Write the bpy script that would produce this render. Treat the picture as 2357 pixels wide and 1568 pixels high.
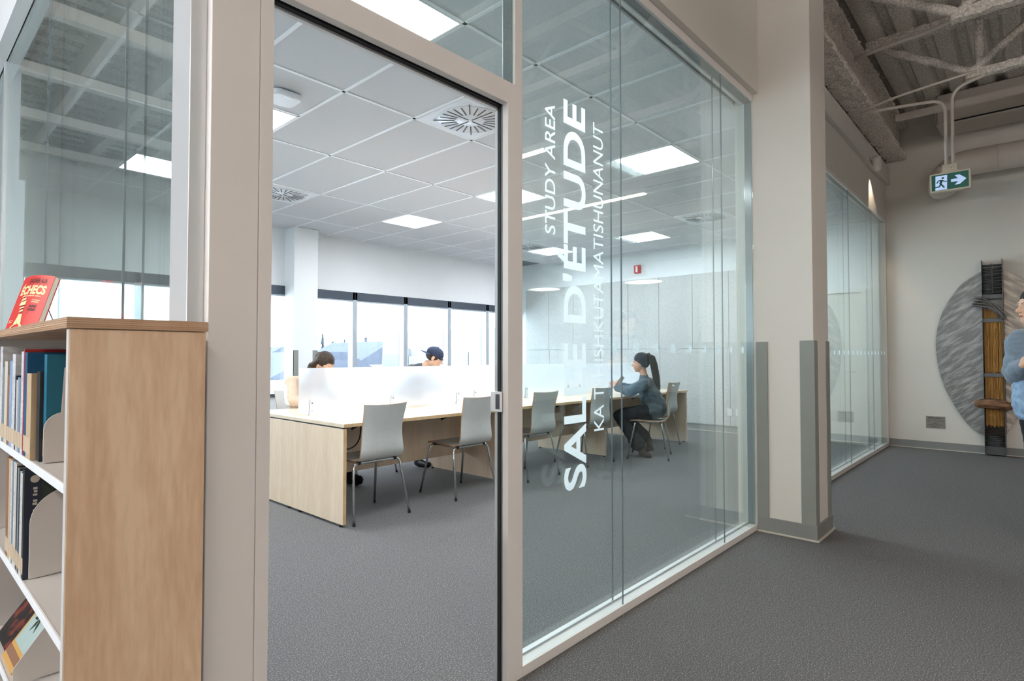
import bpy, bmesh, math, random
import numpy as np
from mathutils import Vector, Matrix, Euler

# ------------------------------------------------------------------ clear, camera, world, exposure
for o in list(bpy.data.objects):
    bpy.data.objects.remove(o, do_unlink=True)
SC = bpy.context.scene
COL = SC.collection
random.seed(7)
RNG = np.random.default_rng(7)

CAM_H, FPX, YAW, PITCH = 1.225, 1330.0, math.radians(42.2), math.radians(1.48)
_fw = Vector((math.cos(YAW) * math.cos(PITCH), math.sin(YAW) * math.cos(PITCH), math.sin(PITCH)))
_rt = Vector((math.sin(YAW), -math.cos(YAW), 0))
_up = _rt.cross(_fw)
cam_d = bpy.data.cameras.new('camera')
cam_d.sensor_fit = 'HORIZONTAL'
cam_d.sensor_width = 36.0
cam_d.lens = 36.0 * FPX / 2357.0
cam_d.clip_start = 0.02
cam_d.clip_end = 500
cam = bpy.data.objects.new('camera', cam_d)
COL.objects.link(cam)
m3 = Matrix((_rt, _up, -_fw)).transposed()
cam.matrix_world = Matrix.Translation((0, 0, CAM_H)) @ m3.to_4x4()
SC.camera = cam

SKY = 3.6            # bright overcast winter sky
LED = 11.5            # ceiling panels in the study room
PENDANT = 26.0        # slim pendants: full strength on the added ones, mirrored pair dimmer
world = bpy.data.worlds.new('overcast_sky')
SC.world = world
world.use_nodes = True
wn = world.node_tree
bgn = wn.nodes['Background']
bgn.inputs['Color'].default_value = (0.76, 0.89, 1.0, 1)
bgn.inputs['Strength'].default_value = SKY

SC.view_settings.view_transform = 'Standard'
SC.view_settings.look = 'None'
SC.view_settings.exposure = 1.9
SC.view_settings.gamma = 1.0
SC.view_settings.use_curve_mapping = False
cy = SC.cycles
cy.max_bounces = 9
cy.diffuse_bounces = 4
cy.glossy_bounces = 4
cy.transmission_bounces = 6
cy.transparent_max_bounces = 28
cy.use_adaptive_sampling = True
cy.adaptive_threshold = 0.04
cy.sample_clamp_indirect = 6.0
cy.use_denoising = True
cy.use_light_tree = False
cy.blur_glossy = 0.5


def portal(loc, rot, sx, sy):
    l = bpy.data.lights.new('window_portal', 'AREA')
    l.shape = 'RECTANGLE'
    l.size, l.size_y = sx, sy
    l.cycles.is_portal = True
    o = bpy.data.objects.new('window_portal', l)
    o.location, o.rotation_euler = loc, rot
    COL.objects.link(o)


portal((4.6, 8.13, 1.39), (math.radians(-90), 0, 0), 9.0, 1.45)
portal((-6.12, 3.5, 1.88), (0, math.radians(-90), 0), 2.4, 4.2)


# ------------------------------------------------------------------ materials
def S(r, g, b):
    f = lambda c: (c / 255) / 12.92 if c / 255 <= 0.04045 else ((c / 255 + 0.055) / 1.055) ** 2.4
    return (f(r), f(g), f(b), 1.0)


MATS = {}


def mat(name, col, rough=0.55, metal=0.0, var=0.06, scale=6.0, bump=0.0, bscale=80.0, stretch=(1, 1, 1), col2=None,
        emit=None, spec=0.5, coat=0.0, sheen=0.0, detail=4.0, ramp=(0.35, 0.65)):
    m = bpy.data.materials.new(name)
    m.use_nodes = True
    nt = m.node_tree
    b = nt.nodes['Principled BSDF']
    tc = nt.nodes.new('ShaderNodeTexCoord')
    mp = nt.nodes.new('ShaderNodeMapping')
    mp.inputs['Scale'].default_value = stretch
    nt.links.new(tc.outputs['Object'], mp.inputs['Vector'])
    nz = nt.nodes.new('ShaderNodeTexNoise')
    nz.inputs['Scale'].default_value = scale
    nz.inputs['Detail'].default_value = detail
    nt.links.new(mp.outputs['Vector'], nz.inputs['Vector'])
    rp = nt.nodes.new('ShaderNodeValToRGB')
    rp.color_ramp.elements[0].position, rp.color_ramp.elements[1].position = ramp
    c2 = col2 if col2 else tuple(min(1, c * (1 - var * 2)) for c in col[:3]) + (1,)
    rp.color_ramp.elements[0].color = c2
    rp.color_ramp.elements[1].color = col
    nt.links.new(nz.outputs['Fac'], rp.inputs['Fac'])
    nt.links.new(rp.outputs['Color'], b.inputs['Base Color'])
    b.inputs['Roughness'].default_value = rough
    b.inputs['Metallic'].default_value = metal
    b.inputs['Specular IOR Level'].default_value = spec
    b.inputs['Coat Weight'].default_value = coat
    b.inputs['Sheen Weight'].default_value = sheen
    if bump:
        nb = nt.nodes.new('ShaderNodeTexNoise')
        nb.inputs['Scale'].default_value = bscale
        nb.inputs['Detail'].default_value = 3
        nt.links.new(mp.outputs['Vector'], nb.inputs['Vector'])
        bp = nt.nodes.new('ShaderNodeBump')
        bp.inputs['Strength'].default_value = bump
        bp.inputs['Distance'].default_value = 0.01
        nt.links.new(nb.outputs['Fac'], bp.inputs['Height'])
        nt.links.new(bp.outputs['Normal'], b.inputs['Normal'])
    if emit:
        b.inputs['Emission Color'].default_value = emit[0]
        b.inputs['Emission Strength'].default_value = emit[1]
    MATS[name] = m
    return m


def glass_mat(name, tint, ior=1.5, extra=0.0):
    """thin sheet glass: straight transmission with a Fresnel mirror on each face"""
    m = bpy.data.materials.new(name)
    m.use_nodes = True
    nt = m.node_tree
    nt.nodes.remove(nt.nodes['Principled BSDF'])
    out = nt.nodes['Material Output']
    tr = nt.nodes.new('ShaderNodeBsdfTransparent')
    tr.inputs['Color'].default_value = tint
    gl = nt.nodes.new('ShaderNodeBsdfGlossy')
    gl.inputs['Roughness'].default_value = 0.0
    gl.inputs['Color'].default_value = (0.96, 1.0, 0.99, 1)
    fr = nt.nodes.new('ShaderNodeFresnel')
    fr.inputs['IOR'].default_value = ior
    # only the front side mirrors with the outside index; the back side of a thin pane mirrors alike
    geo = nt.nodes.new('ShaderNodeNewGeometry')
    mi = nt.nodes.new('ShaderNodeMix')
    mi.data_type = 'FLOAT'
    nt.links.new(geo.outputs['Backfacing'], mi.inputs[0])
    mi.inputs[2].default_value = ior
    mi.inputs[3].default_value = 1.0 / ior
    nt.links.new(mi.outputs[0], fr.inputs['IOR'])
    mx = nt.nodes.new('ShaderNodeMixShader')
    nt.links.new(fr.outputs['Fac'], mx.inputs['Fac'])
    nt.links.new(tr.outputs[0], mx.inputs[1])
    nt.links.new(gl.outputs[0], mx.inputs[2])
    nt.links.new(mx.outputs[0], out.inputs['Surface'])
    MATS[name] = m
    return m


def wood_mat(name, c1, c2, sc=3.0, stretch=(1, 1, 0.12), rough=0.45, dist=2.0, bump=0.02):
    m = bpy.data.materials.new(name)
    m.use_nodes = True
    nt = m.node_tree
    b = nt.nodes['Principled BSDF']
    tc = nt.nodes.new('ShaderNodeTexCoord')
    mp = nt.nodes.new('ShaderNodeMapping')
    mp.inputs['Scale'].default_value = stretch
    nt.links.new(tc.outputs['Object'], mp.inputs['Vector'])
    n1 = nt.nodes.new('ShaderNodeTexNoise')
    n1.inputs['Scale'].default_value = sc
    n1.inputs['Detail'].default_value = 5
    n1.inputs['Distortion'].default_value = dist
    n2 = nt.nodes.new('ShaderNodeTexNoise')
    n2.inputs['Scale'].default_value = sc * 22
    n2.inputs['Detail'].default_value = 3
    nt.links.new(mp.outputs[0], n1.inputs['Vector'])
    nt.links.new(mp.outputs[0], n2.inputs['Vector'])
    ad = nt.nodes.new('ShaderNodeMix')
    ad.data_type = 'FLOAT'
    ad.inputs[0].default_value = 0.4
    nt.links.new(n1.outputs['Fac'], ad.inputs[2])
    nt.links.new(n2.outputs['Fac'], ad.inputs[3])
    rp = nt.nodes.new('ShaderNodeValToRGB')
    rp.color_ramp.elements[0].position, rp.color_ramp.elements[1].position = 0.36, 0.62
    rp.color_ramp.elements[0].color, rp.color_ramp.elements[1].color = c2, c1
    nt.links.new(ad.outputs[0], rp.inputs['Fac'])
    nt.links.new(rp.outputs['Color'], b.inputs['Base Color'])
    b.inputs['Roughness'].default_value = rough
    if bump:
        bp = nt.nodes.new('ShaderNodeBump')
        bp.inputs['Strength'].default_value = bump
        nt.links.new(n2.outputs['Fac'], bp.inputs['Height'])
        nt.links.new(bp.outputs['Normal'], b.inputs['Normal'])
    MATS[name] = m
    return m


def emit_mat(name, col, st):
    m = mat(name, (0.8, 0.8, 0.8, 1), 0.6, emit=(col, st))
    return m


mat('wall_white', S(226, 227, 228), 0.75, var=0.012, scale=2.5, bump=0.03, bscale=350)
mat('wall_hall', S(218, 212, 204), 0.75, var=0.015, scale=2.0, bump=0.03, bscale=300)
mat('carpet', S(178, 176, 174), 0.95, scale=180, col2=S(98, 96, 95), bump=0.05, bscale=500, detail=5, ramp=(0.50, 0.78), spec=0.1)
mat('tile', S(216, 217, 220), 0.85, var=0.012, scale=120, bump=0.06, bscale=420)
mat('rail', S(242, 243, 245), 0.4, var=0.01)
mat('frame_white', S(228, 223, 219), 0.38, var=0.012, scale=3)
mat('frame_cool', S(205, 208, 210), 0.3, metal=0.25, var=0.01)
mat('alu', S(190, 192, 194), 0.3, metal=0.9, var=0.03)
mat('gasket', S(28, 29, 33), 0.55, var=0.05)
mat('head_grey', S(120, 124, 126), 0.5, var=0.02)
mat('joint', S(120, 132, 138), 0.15, var=0.02, spec=0.8)
glass_mat('glass', (0.955, 0.982, 0.98, 1))
glass_mat('glass_window', (0.985, 0.99, 0.995, 1))


def vinyl(name, col, trans):
    m = bpy.data.materials.new(name)
    m.use_nodes = True
    nt = m.node_tree
    nt.nodes.remove(nt.nodes['Principled BSDF'])
    nz = nt.nodes.new('ShaderNodeTexNoise')
    nz.inputs['Scale'].default_value = 60
    rp = nt.nodes.new('ShaderNodeValToRGB')
    rp.color_ramp.elements[0].color = tuple(c * 0.94 for c in col[:3]) + (1,)
    rp.color_ramp.elements[1].color = col
    nt.links.new(nz.outputs['Fac'], rp.inputs['Fac'])
    d = nt.nodes.new('ShaderNodeBsdfDiffuse')
    t = nt.nodes.new('ShaderNodeBsdfTranslucent')
    mx = nt.nodes.new('ShaderNodeMixShader')
    mx.inputs['Fac'].default_value = trans
    nt.links.new(rp.outputs[0], d.inputs['Color'])
    nt.links.new(rp.outputs[0], t.inputs['Color'])
    nt.links.new(d.outputs[0], mx.inputs[1])
    nt.links.new(t.outputs[0], mx.inputs[2])
    nt.links.new(mx.outputs[0], nt.nodes['Material Output'].inputs['Surface'])
    MATS[name] = m


vinyl('vinyl_frost', (0.93, 0.97, 0.98, 1), 0.7)
vinyl('vinyl_dot', (0.90, 0.96, 0.97, 1), 0.75)

mat('base_rubber', S(136, 136, 134), 0.6, var=0.03)
mat('base_toe', S(196, 188, 176), 0.6, var=0.02)
mat('guard', S(140, 142, 136), 0.45, var=0.03)
mat('window_dark', S(72, 80, 92), 0.4, metal=0.3, var=0.04)
mat('window_alu', S(176, 184, 192), 0.4, metal=0.3, var=0.03)
mat('panel_felt', S(214, 212, 210), 0.95, scale=75, col2=S(182, 180, 178), bump=0.9, bscale=120, detail=5)
mat('foam', S(236, 227, 217), 0.95, scale=60, col2=S(186, 176, 166), bump=0.8, bscale=90, detail=6)
mat('conduit', S(206, 196, 186), 0.5, var=0.03)
wood_mat('maple', S(232, 208, 183), S(217, 190, 163), sc=4.0, stretch=(1, 1, 0.10))
wood_mat('maple_top', S(234, 214, 190), S(220, 198, 172), sc=4.0, stretch=(0.10, 1, 1), rough=0.28)
wood_mat('maple_edge', S(214, 182, 138), S(196, 162, 118), sc=6, stretch=(0.2, 1, 0.2))
wood_mat('birch', S(228, 199, 168), S(206, 172, 139), sc=3.2, stretch=(1.4, 1.4, 0.22), dist=3.0, bump=0.01)
wood_mat('ply_edge', S(206, 178, 150), S(150, 112, 82), sc=2.0, stretch=(0.3, 0.3, 60), dist=0.2)
wood_mat('chair_edge', S(186, 138, 96), S(150, 106, 70), sc=5)
mat('chair_shell', S(196, 197, 194), 0.5, var=0.02, scale=30)
mat('chrome', S(214, 216, 218), 0.12, metal=1.0, var=0.02)
mat('black_plastic', S(22, 23, 26), 0.5)
mat('steel_tray', S(214, 218, 222), 0.4, metal=0.3, var=0.03)
mat('shelf_metal', S(214, 210, 206), 0.35, var=0.02)
mat('shelf_back', S(150, 142, 136), 0.6, var=0.03)
mat('bookend', S(214, 209, 204), 0.45, var=0.02, bump=0.05, bscale=600)
mat('paper', S(232, 224, 208), 0.8, var=0.06, scale=3, stretch=(40, 40, 1))
mat('device_white', S(232, 233, 236), 0.35, var=0.01)
mat('diffuser_plate', S(232, 234, 238), 0.22, var=0.01)
mat('slot_dark', S(84, 86, 92), 0.6)
mat('red_plastic', S(206, 40, 40), 0.4)
mat('outlet', S(236, 236, 234), 0.4)
emit_mat('led_panel', (0.885, 0.945, 1.0, 1), LED)
emit_mat('added_pendant_glow', (1.0, 0.925, 0.87, 1), PENDANT)  # glow of the unseen pendants added to brighten the near end
emit_mat('pendant_dim', (1.0, 0.86, 0.72, 1), PENDANT * 0.11)
emit_mat('disc_glow', (1.0, 0.9, 0.78, 1), 1.6)
mat('sign_green', S(16, 84, 72), 0.4, emit=(S(14, 92, 76), 0.06))
mat('sign_white', S(190, 206, 236), 0.4, emit=(S(170, 192, 235), 0.17))
for nm_ in ('sign_green', 'sign_white'):
    MATS[nm_].cycles.emission_sampling = 'NONE'
mat('sign_case', S(206, 196, 176), 0.5)
mat('duct_white', S(206, 196, 186), 0.55, var=0.03)


def frosted():
    m = bpy.data.materials.new('frosted_acrylic')
    m.use_nodes = True
    nt = m.node_tree
    nt.nodes.remove(nt.nodes['Principled BSDF'])
    out = nt.nodes['Material Output']
    rf = nt.nodes.new('ShaderNodeBsdfRefraction')
    rf.inputs['IOR'].default_value = 1.12
    rf.inputs['Roughness'].default_value = 0.62
    rf.inputs['Color'].default_value = (0.97, 0.985, 1, 1)
    tl = nt.nodes.new('ShaderNodeBsdfTranslucent')
    tl.inputs['Color'].default_value = (0.95, 0.97, 1, 1)
    df = nt.nodes.new('ShaderNodeBsdfDiffuse')
    df.inputs['Color'].default_value = (0.9, 0.92, 0.95, 1)
    nz = nt.nodes.new('ShaderNodeTexNoise')
    nz.inputs['Scale'].default_value = 300
    a = nt.nodes.new('ShaderNodeMixShader')
    a.inputs['Fac'].default_value = 0.22
    nt.links.new(rf.outputs[0], a.inputs[1])
    nt.links.new(tl.outputs[0], a.inputs[2])
    b = nt.nodes.new('ShaderNodeMixShader')
    b.inputs['Fac'].default_value = 0.10
    nt.links.new(a.outputs[0], b.inputs[1])
    nt.links.new(df.outputs[0], b.inputs[2])
    nt.links.new(b.outputs[0], out.inputs['Surface'])
    MATS['frosted'] = m


frosted()


# ------------------------------------------------------------------ mesh helpers
class MB:
    def __init__(s):
        s.v, s.f = [], []

    def add(s, vs, fs):
        n = len(s.v)
        s.v += [tuple(p) for p in vs]
        s.f += [tuple(n + i for i in f) for f in fs]
        return s

    def box(s, x0, x1, y0, y1, z0, z1):
        return s.add([(x0, y0, z0), (x1, y0, z0), (x1, y1, z0), (x0, y1, z0), (x0, y0, z1), (x1, y0, z1), (x1, y1, z1), (x0, y1, z1)],
                     [(0, 3, 2, 1), (4, 5, 6, 7), (0, 1, 5, 4), (1, 2, 6, 5), (2, 3, 7, 6), (3, 0, 4, 7)])

    def prism(s, poly, axis, a, b):
        """poly: 2D points in the plane across axis (x: (y,z), y: (x,z), z: (x,y)), extruded from a to b"""
        def P(p, t):
            return {'x': (t, p[0], p[1]), 'y': (p[0], t, p[1]), 'z': (p[0], p[1], t)}[axis]
        n = len(poly)
        vs = [P(p, a) for p in poly] + [P(p, b) for p in poly]
        fs = [tuple(range(n))[::-1], tuple(range(n, 2 * n))] + [(i, (i + 1) % n, n + (i + 1) % n, n + i) for i in range(n)]
        return s.add(vs, fs)

    def tube(s, pts, r, n=8, closed=False, r2=None):
        pts = [Vector(p) for p in pts]
        m = len(pts)
        rings = []
        prev = None
        for i in range(m):
            a, b = pts[max(0, i - 1)], pts[min(m - 1, i + 1)]
            t = (b - a).normalized()
            ref = prev if prev is not None else (Vector((0, 0, 1)) if abs(t.z) < 0.9 else Vector((1, 0, 0)))
            u = (ref - t * ref.dot(t))
            if u.length < 1e-6:
                u = Vector((1, 0, 0)) - t * t.x
            u.normalize()
            w = t.cross(u)
            prev = u
            rr = r if r2 is None else r + (r2 - r) * i / max(1, m - 1)
            if hasattr(r, '__len__'):
                rr = r[i]
            rings.append([pts[i] + (u * math.cos(2 * math.pi * k / n) + w * math.sin(2 * math.pi * k / n)) * rr for k in range(n)])
        vs = [p for g in rings for p in g]
        fs = []
        for i in range(m - 1):
            for k in range(n):
                fs.append((i * n + k, i * n + (k + 1) % n, (i + 1) * n + (k + 1) % n, (i + 1) * n + k))
        fs.append(tuple(range(n))[::-1])
        fs.append(tuple((m - 1) * n + k for k in range(n)))
        return s.add(vs, fs)

    def lathe(s, prof, c, n=24):
        """profile of (r,z) around the z axis at c"""
        vs, fs = [], []
        m = len(prof)
        for r, z in prof:
            for k in range(n):
                a = 2 * math.pi * k / n
                vs.append((c[0] + r * math.cos(a), c[1] + r * math.sin(a), c[2] + z))
        for i in range(m - 1):
            for k in range(n):
                fs.append((i * n + k, i * n + (k + 1) % n, (i + 1) * n + (k + 1) % n, (i + 1) * n + k))
        fs.append(tuple(range(n))[::-1])
        fs.append(tuple((m - 1) * n + k for k in range(n)))
        return s.add(vs, fs)

    def ball(s, c, rad, n=14, m=9, rot=None):
        vs, fs = [], []
        R = rot if rot else Matrix.Identity(3)
        for i in range(m + 1):
            th = math.pi * i / m
            for k in range(n):
                a = 2 * math.pi * k / n
                p = Vector((rad[0] * math.sin(th) * math.cos(a), rad[1] * math.sin(th) * math.sin(a), rad[2] * math.cos(th)))
                vs.append(Vector(c) + R @ p)
        for i in range(m):
            for k in range(n):
                fs.append((i * n + k, (i + 1) * n + k, (i + 1) * n + (k + 1) % n, i * n + (k + 1) % n))
        return s.add(vs, fs)

    def mesh(s, name, off=(0, 0, 0)):
        me = bpy.data.meshes.new(name)
        me.from_pydata([(p[0] - off[0], p[1] - off[1], p[2] - off[2]) for p in s.v], [], s.f)
        bm = bmesh.new()
        bm.from_mesh(me)
        bmesh.ops.remove_doubles(bm, verts=bm.verts, dist=1e-6)
        bmesh.ops.recalc_face_normals(bm, faces=bm.faces)
        bm.to_mesh(me)
        bm.free()
        return me


ORI = {}


def link(name, me, m, parent=None, bevel=0.0, smooth=False, loc=(0, 0, 0)):
    o = bpy.data.objects.new(name, me)
    COL.objects.link(o)
    if m is not None:
        me.materials.clear()
        me.materials.append(MATS[m] if isinstance(m, str) else m)
    if parent is not None:
        o.parent = parent
    o.location = loc
    if smooth:
        me.polygons.foreach_set('use_smooth', [True] * len(me.polygons))
        me.update()
    if bevel:
        b = o.modifiers.new('bevel', 'BEVEL')
        b.width = bevel
        b.segments = 2
        b.limit_method = 'ANGLE'
        b.angle_limit = math.radians(40)
    return o


def root_of(o):
    while o.parent is not None:
        o = o.parent
    return o


def part(mb, name, m, parent, local=False, **k):
    """mesh part of a thing; world coordinates unless local"""
    off = (0, 0, 0) if local else ORI.get(root_of(parent).name, (0, 0, 0))
    return link(name, mb.mesh(name, off), m, parent, **k)


def tag(o, label=None, cat=None, group=None, kind=None):
    if label:
        o['label'] = label
    if cat:
        o['category'] = cat
    if group:
        o['group'] = group
    if kind:
        o['kind'] = kind
    return o


def thing(name, label, cat, loc=(0, 0, 0), rz=0.0, group=None, kind=None):
    o = bpy.data.objects.new(name, None)
    o.empty_display_size = 0.1
    COL.objects.link(o)
    o.location = loc
    o.rotation_euler = (0, 0, rz)
    ORI[o.name] = tuple(loc)
    return tag(o, label, cat, group, kind)


def solo(mb, name, m, label, cat, loc=None, group=None, kind=None, **k):
    """a thing that is one mesh; origin at its base"""
    if loc is None:
        a = np.array(mb.v)
        loc = ((a[:, 0].min() + a[:, 0].max()) / 2, (a[:, 1].min() + a[:, 1].max()) / 2, a[:, 2].min())
    o = link(name, mb.mesh(name, loc), m, None, loc=loc, **k)
    ORI[o.name] = tuple(loc)
    return tag(o, label, cat, group, kind)


def struct(mb, name, m, label=None, **k):
    o = solo(mb, name, m, label, None, kind='structure', **k)
    return o


def copy_tree(o, parent=None):
    c = o.copy()
    COL.objects.link(c)
    c.parent = parent
    for ch in list(o.children):
        copy_tree(ch, c)
    return c


def text_mesh(body, w, h, depth=0.001, bold=0.0, shear=0.0, spacing=1.0):
    """lettering as a mesh in the XY plane, fitted to a box of w by h with its lower left corner at 0,0"""
    cu = bpy.data.curves.new('lettering', 'FONT')
    cu.body = body
    cu.size = 1.0
    cu.extrude = 0.0
    cu.offset = bold
    cu.shear = shear
    cu.space_character = spacing
    cu.resolution_u = 6
    o = bpy.data.objects.new('lettering', cu)
    COL.objects.link(o)
    dg = bpy.context.evaluated_depsgraph_get()
    me = o.evaluated_get(dg).to_mesh()
    v = np.array([tuple(p.co) for p in me.vertices])
    f = [tuple(p.vertices) for p in me.polygons]
    o.evaluated_get(dg).to_mesh_clear()
    bpy.data.objects.remove(o)
    bpy.data.curves.remove(cu)
    lo, hi = v.min(0), v.max(0)
    s = np.array([w / (hi[0] - lo[0]), h / (hi[1] - lo[1])])
    uv = (v[:, :2] - lo[:2]) * s
    return uv, f


def put_text(mb, body, w, h, origin, ux, uy, un, lift=0.0008, **k):
    uv, f = text_mesh(body, w, h, **k)
    O, U, V, N = (Vector(a) for a in (origin, ux, uy, un))
    mb.add([O + U * a + V * b + N * lift for a, b in uv], f)
    return mb


def print_row(mb, w, h, origin, ux, uy, n):
    """a line of print too small to read: broken upright strokes"""
    rr = random.Random(n * 7 + int(w * 1e4))
    O, U, V = Vector(origin), Vector(ux), Vector(uy)
    st = w / n
    for k in range(n):
        if n > 12 and rr.random() < 0.14:
            continue
        a, b = k * st, k * st + st * rr.uniform(0.62, 0.85)
        hh = h * rr.uniform(0.7, 1.0)
        mb.add([O + U * a, O + U * b, O + U * b + V * hh, O + U * a + V * hh], [(0, 1, 2, 3)])


# ------------------------------------------------------------------ the setting: floor, walls, ceilings
GY = 1.469                 # face of the glazed wall to the hall
ZC = 3.05                  # study room ceiling
XE, XH = 9.11, 9.31        # end wall of the study room, end wall of the hall
YB = 8.02                  # window wall

struct(MB().box(-6, 18, -7, 11.2, -0.1, 0), 'floor', 'carpet', 'speckled grey carpet running through study room and hall')
# window wall
wall = struct(MB().box(0.0, XE + 0.2, YB, YB + 0.22, 2.228, 4.5), 'wall_back', 'wall_white', 'white wall around the long window band')
part(MB().box(0.0, XE + 0.2, YB, YB + 0.22, 0, 0.66), 'wall_below_window', 'wall_white', wall)
struct(MB().box(-6.2, 0.2, 11.0, 11.2, 0, 4.5), 'wall_library', 'wall_hall', 'far wall of the open library beyond the study room')
struct(MB().box(0.0, 0.2, YB + 0.22, 11.0, 0, 4.5), 'wall_side', 'wall_hall', 'side wall of the library beyond the study room windows')
wl = struct(MB().box(-6.2, -6, -7, 11.2, 3.1, 4.5), 'wall_left', 'wall_hall', 'far left wall of the open library around its windows')
part(MB().box(-6.2, -6, -7, 11.2, 0, 0.66), 'wall_below_window', 'wall_hall', wl)
part(MB().box(-6.2, -6, -7, 1.4, 0.66, 3.1), 'wall_pier', 'wall_hall', wl)
part(MB().box(-6.2, -6, 5.6, 11.2, 0.66, 3.1), 'wall_pier', 'wall_hall', wl)
struct(MB().box(-6.2, 18.2, -7.2, -7, 0, 4.5), 'wall_front', 'wall_hall', 'rear wall of the hall')
struct(MB().box(18.0, 18.2, -7, -0.9, 0, 4.5), 'wall_far', 'wall_hall', 'distant end wall of the hall around the corner')
hw = struct(MB().box(XH, XH + 0.2, -0.9, 1.56, 0, 4.5), 'wall_hall', 'wall_hall', 'cream end wall of the hall with the oval artwork')
struct(MB().box(XH + 0.2, 18.2, -1.1, -0.9, 0, 4.5), 'wall_corner', 'wall_hall', 'side wall turning off behind the artwork wall')
ew = struct(MB().box(XE, XH, 1.56, YB, 0, 4.5), 'wall_right', 'wall_white', 'white end wall of the study room with felt panels')


def baseboard(name, pts, nrm, label, hgt=0.1, t=0.008):
    """rubber base along a wall line from a to b, standing off it along nrm"""
    (ax, ay), (bx_, by_) = pts
    nx, ny = nrm
    x0, x1 = min(ax, bx_, ax + nx * t, bx_ + nx * t), max(ax, bx_, ax + nx * t, bx_ + nx * t)
    y0, y1 = min(ay, by_, ay + ny * t, by_ + ny * t), max(ay, by_, ay + ny * t, by_ + ny * t)
    o = struct(MB().box(x0, x1, y0, y1, 0, hgt), name, 'base_rubber', label)
    e = 0.016
    x0, x1 = min(ax, bx_, ax + nx * e, bx_ + nx * e), max(ax, bx_, ax + nx * e, bx_ + nx * e)
    y0, y1 = min(ay, by_, ay + ny * e, by_ + ny * e), max(ay, by_, ay + ny * e, by_ + ny * e)
    part(MB().box(x0, x1, y0, y1, 0, 0.011), 'toe_strip', 'base_toe', o)
    return o


baseboard('baseboard_hall', ((XH, -0.9), (XH, 1.5)), (-1, 0), 'grey rubber baseboard along the cream hall wall')
baseboard('baseboard_right', ((XE, 1.6), (XE, YB)), (-1, 0), 'grey rubber baseboard below the felt panels')

# felt panels on the end wall
for i in range(8):
    y0 = 2.995 + 0.607 * i
    part(MB().box(XE - 0.022, XE, y0 + 0.003, y0 + 0.604, 1.338, 2.572), 'felt_panel', 'panel_felt', ew, bevel=0.003)
for i in range(4):
    y0 = 2.995 + 1.214 * i
    if i == 0:
        part(MB().box(XE - 0.022, XE, 2.995, 3.585, 0.112, 1.332), 'felt_panel', 'panel_felt', ew, bevel=0.003)
    part(MB().box(XE - 0.022, XE, 3.591 + 1.214 * i, min(7.85, 3.591 + 1.208 + 1.214 * i), 0.112, 1.332), 'felt_panel', 'panel_felt', ew, bevel=0.003)

# door in the end wall of the study room
d2 = thing('door_2', 'cream flush door in the end wall seen through the far glazing', None, (XE, 2.18, 0), kind='structure')
part(MB().box(XE - 0.03, XE, 1.76, 2.60, 0.01, 2.09), 'door_leaf', 'wall_hall', d2, bevel=0.002)
for a, b, c, d in ((1.705, 1.755, 0, 2.14), (2.605, 2.655, 0, 2.14), (1.755, 2.605, 2.095, 2.14)):
    part(MB().box(XE - 0.05, XE, a, b, c, d), 'door_frame', 'frame_white', d2, bevel=0.002)
dh = MB().tube([(XE - 0.03, 1.83, 1.0), (XE - 0.08, 1.83, 1.0), (XE - 0.085, 1.95, 1.0)], 0.009, 8)
part(dh, 'handle', 'chrome', d2, smooth=True)

# bulkheads over the glazing
struct(MB().box(0.56, 4.19, 1.43, 1.60, 3.085, 4.42), 'wall_bulkhead', 'wall_hall', 'plain bulkhead above the lettered glass wall')
b2 = struct(MB().box(4.50, XH, 1.50, 1.62, 3.085, 4.42), 'wall_bulkhead_far', 'wall_hall', 'bulkhead above the far glazing under the foam coated beam')
part(MB().box(4.5, XH, 1.45, 1.50, 3.56, 3.80), 'ledge', 'wall_hall', b2, bevel=0.004)
struct(MB().box(0.44, 0.60, 1.43, YB, 2.985, 4.42), 'wall_bulkhead_side', 'wall_white', 'white bulkhead over the glass beside the bookshelf')

# ------------------------------------------------------------------ study room ceiling: tiles on a T-bar grid
ceil = struct(MB().box(0.56, XE, 1.56, YB, ZC + 0.06, ZC + 0.1), 'ceiling', 'tile', 'white suspended ceiling of acoustic tiles in the study room')
XS = [0.60, 0.925] + [1.535 + 0.61 * k for k in range(13)] + [XE]
YS = [1.60, 2.295, 3.515, 4.745, 5.97, 7.195, YB]
LIGHTS = {(1.535, 0): 1, (1.535, 1): 1}
light_cells, diff_cells = [], []
tile_cache = {}


def ceil_tile(x0, x1, y0, y1):
    g = 0.004
    key = (round(x1 - x0, 3), round(y1 - y0, 3))
    if key not in tile_cache:
        w, h = (x1 - x0) / 2 - g, (y1 - y0) / 2 - g
        tile_cache[key] = MB().box(-w, w, -h, h, 0, 0.016).mesh('ceiling_tile')
        tile_cache[key].materials.append(MATS['tile'])
    o = bpy.data.objects.new('ceiling_tile', tile_cache[key])
    COL.objects.link(o)
    o.parent = ceil
    oc = ORI[ceil.name]
    o.location = ((x0 + x1) / 2 - oc[0], (y0 + y1) / 2 - oc[1], ZC + 0.003 - oc[2])


def rail(x0, x1, y0, y1):
    part(MB().box(x0, x1, y0, y1, ZC - 0.002, ZC + 0.004), 'grid_rail', 'rail', ceil)


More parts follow.
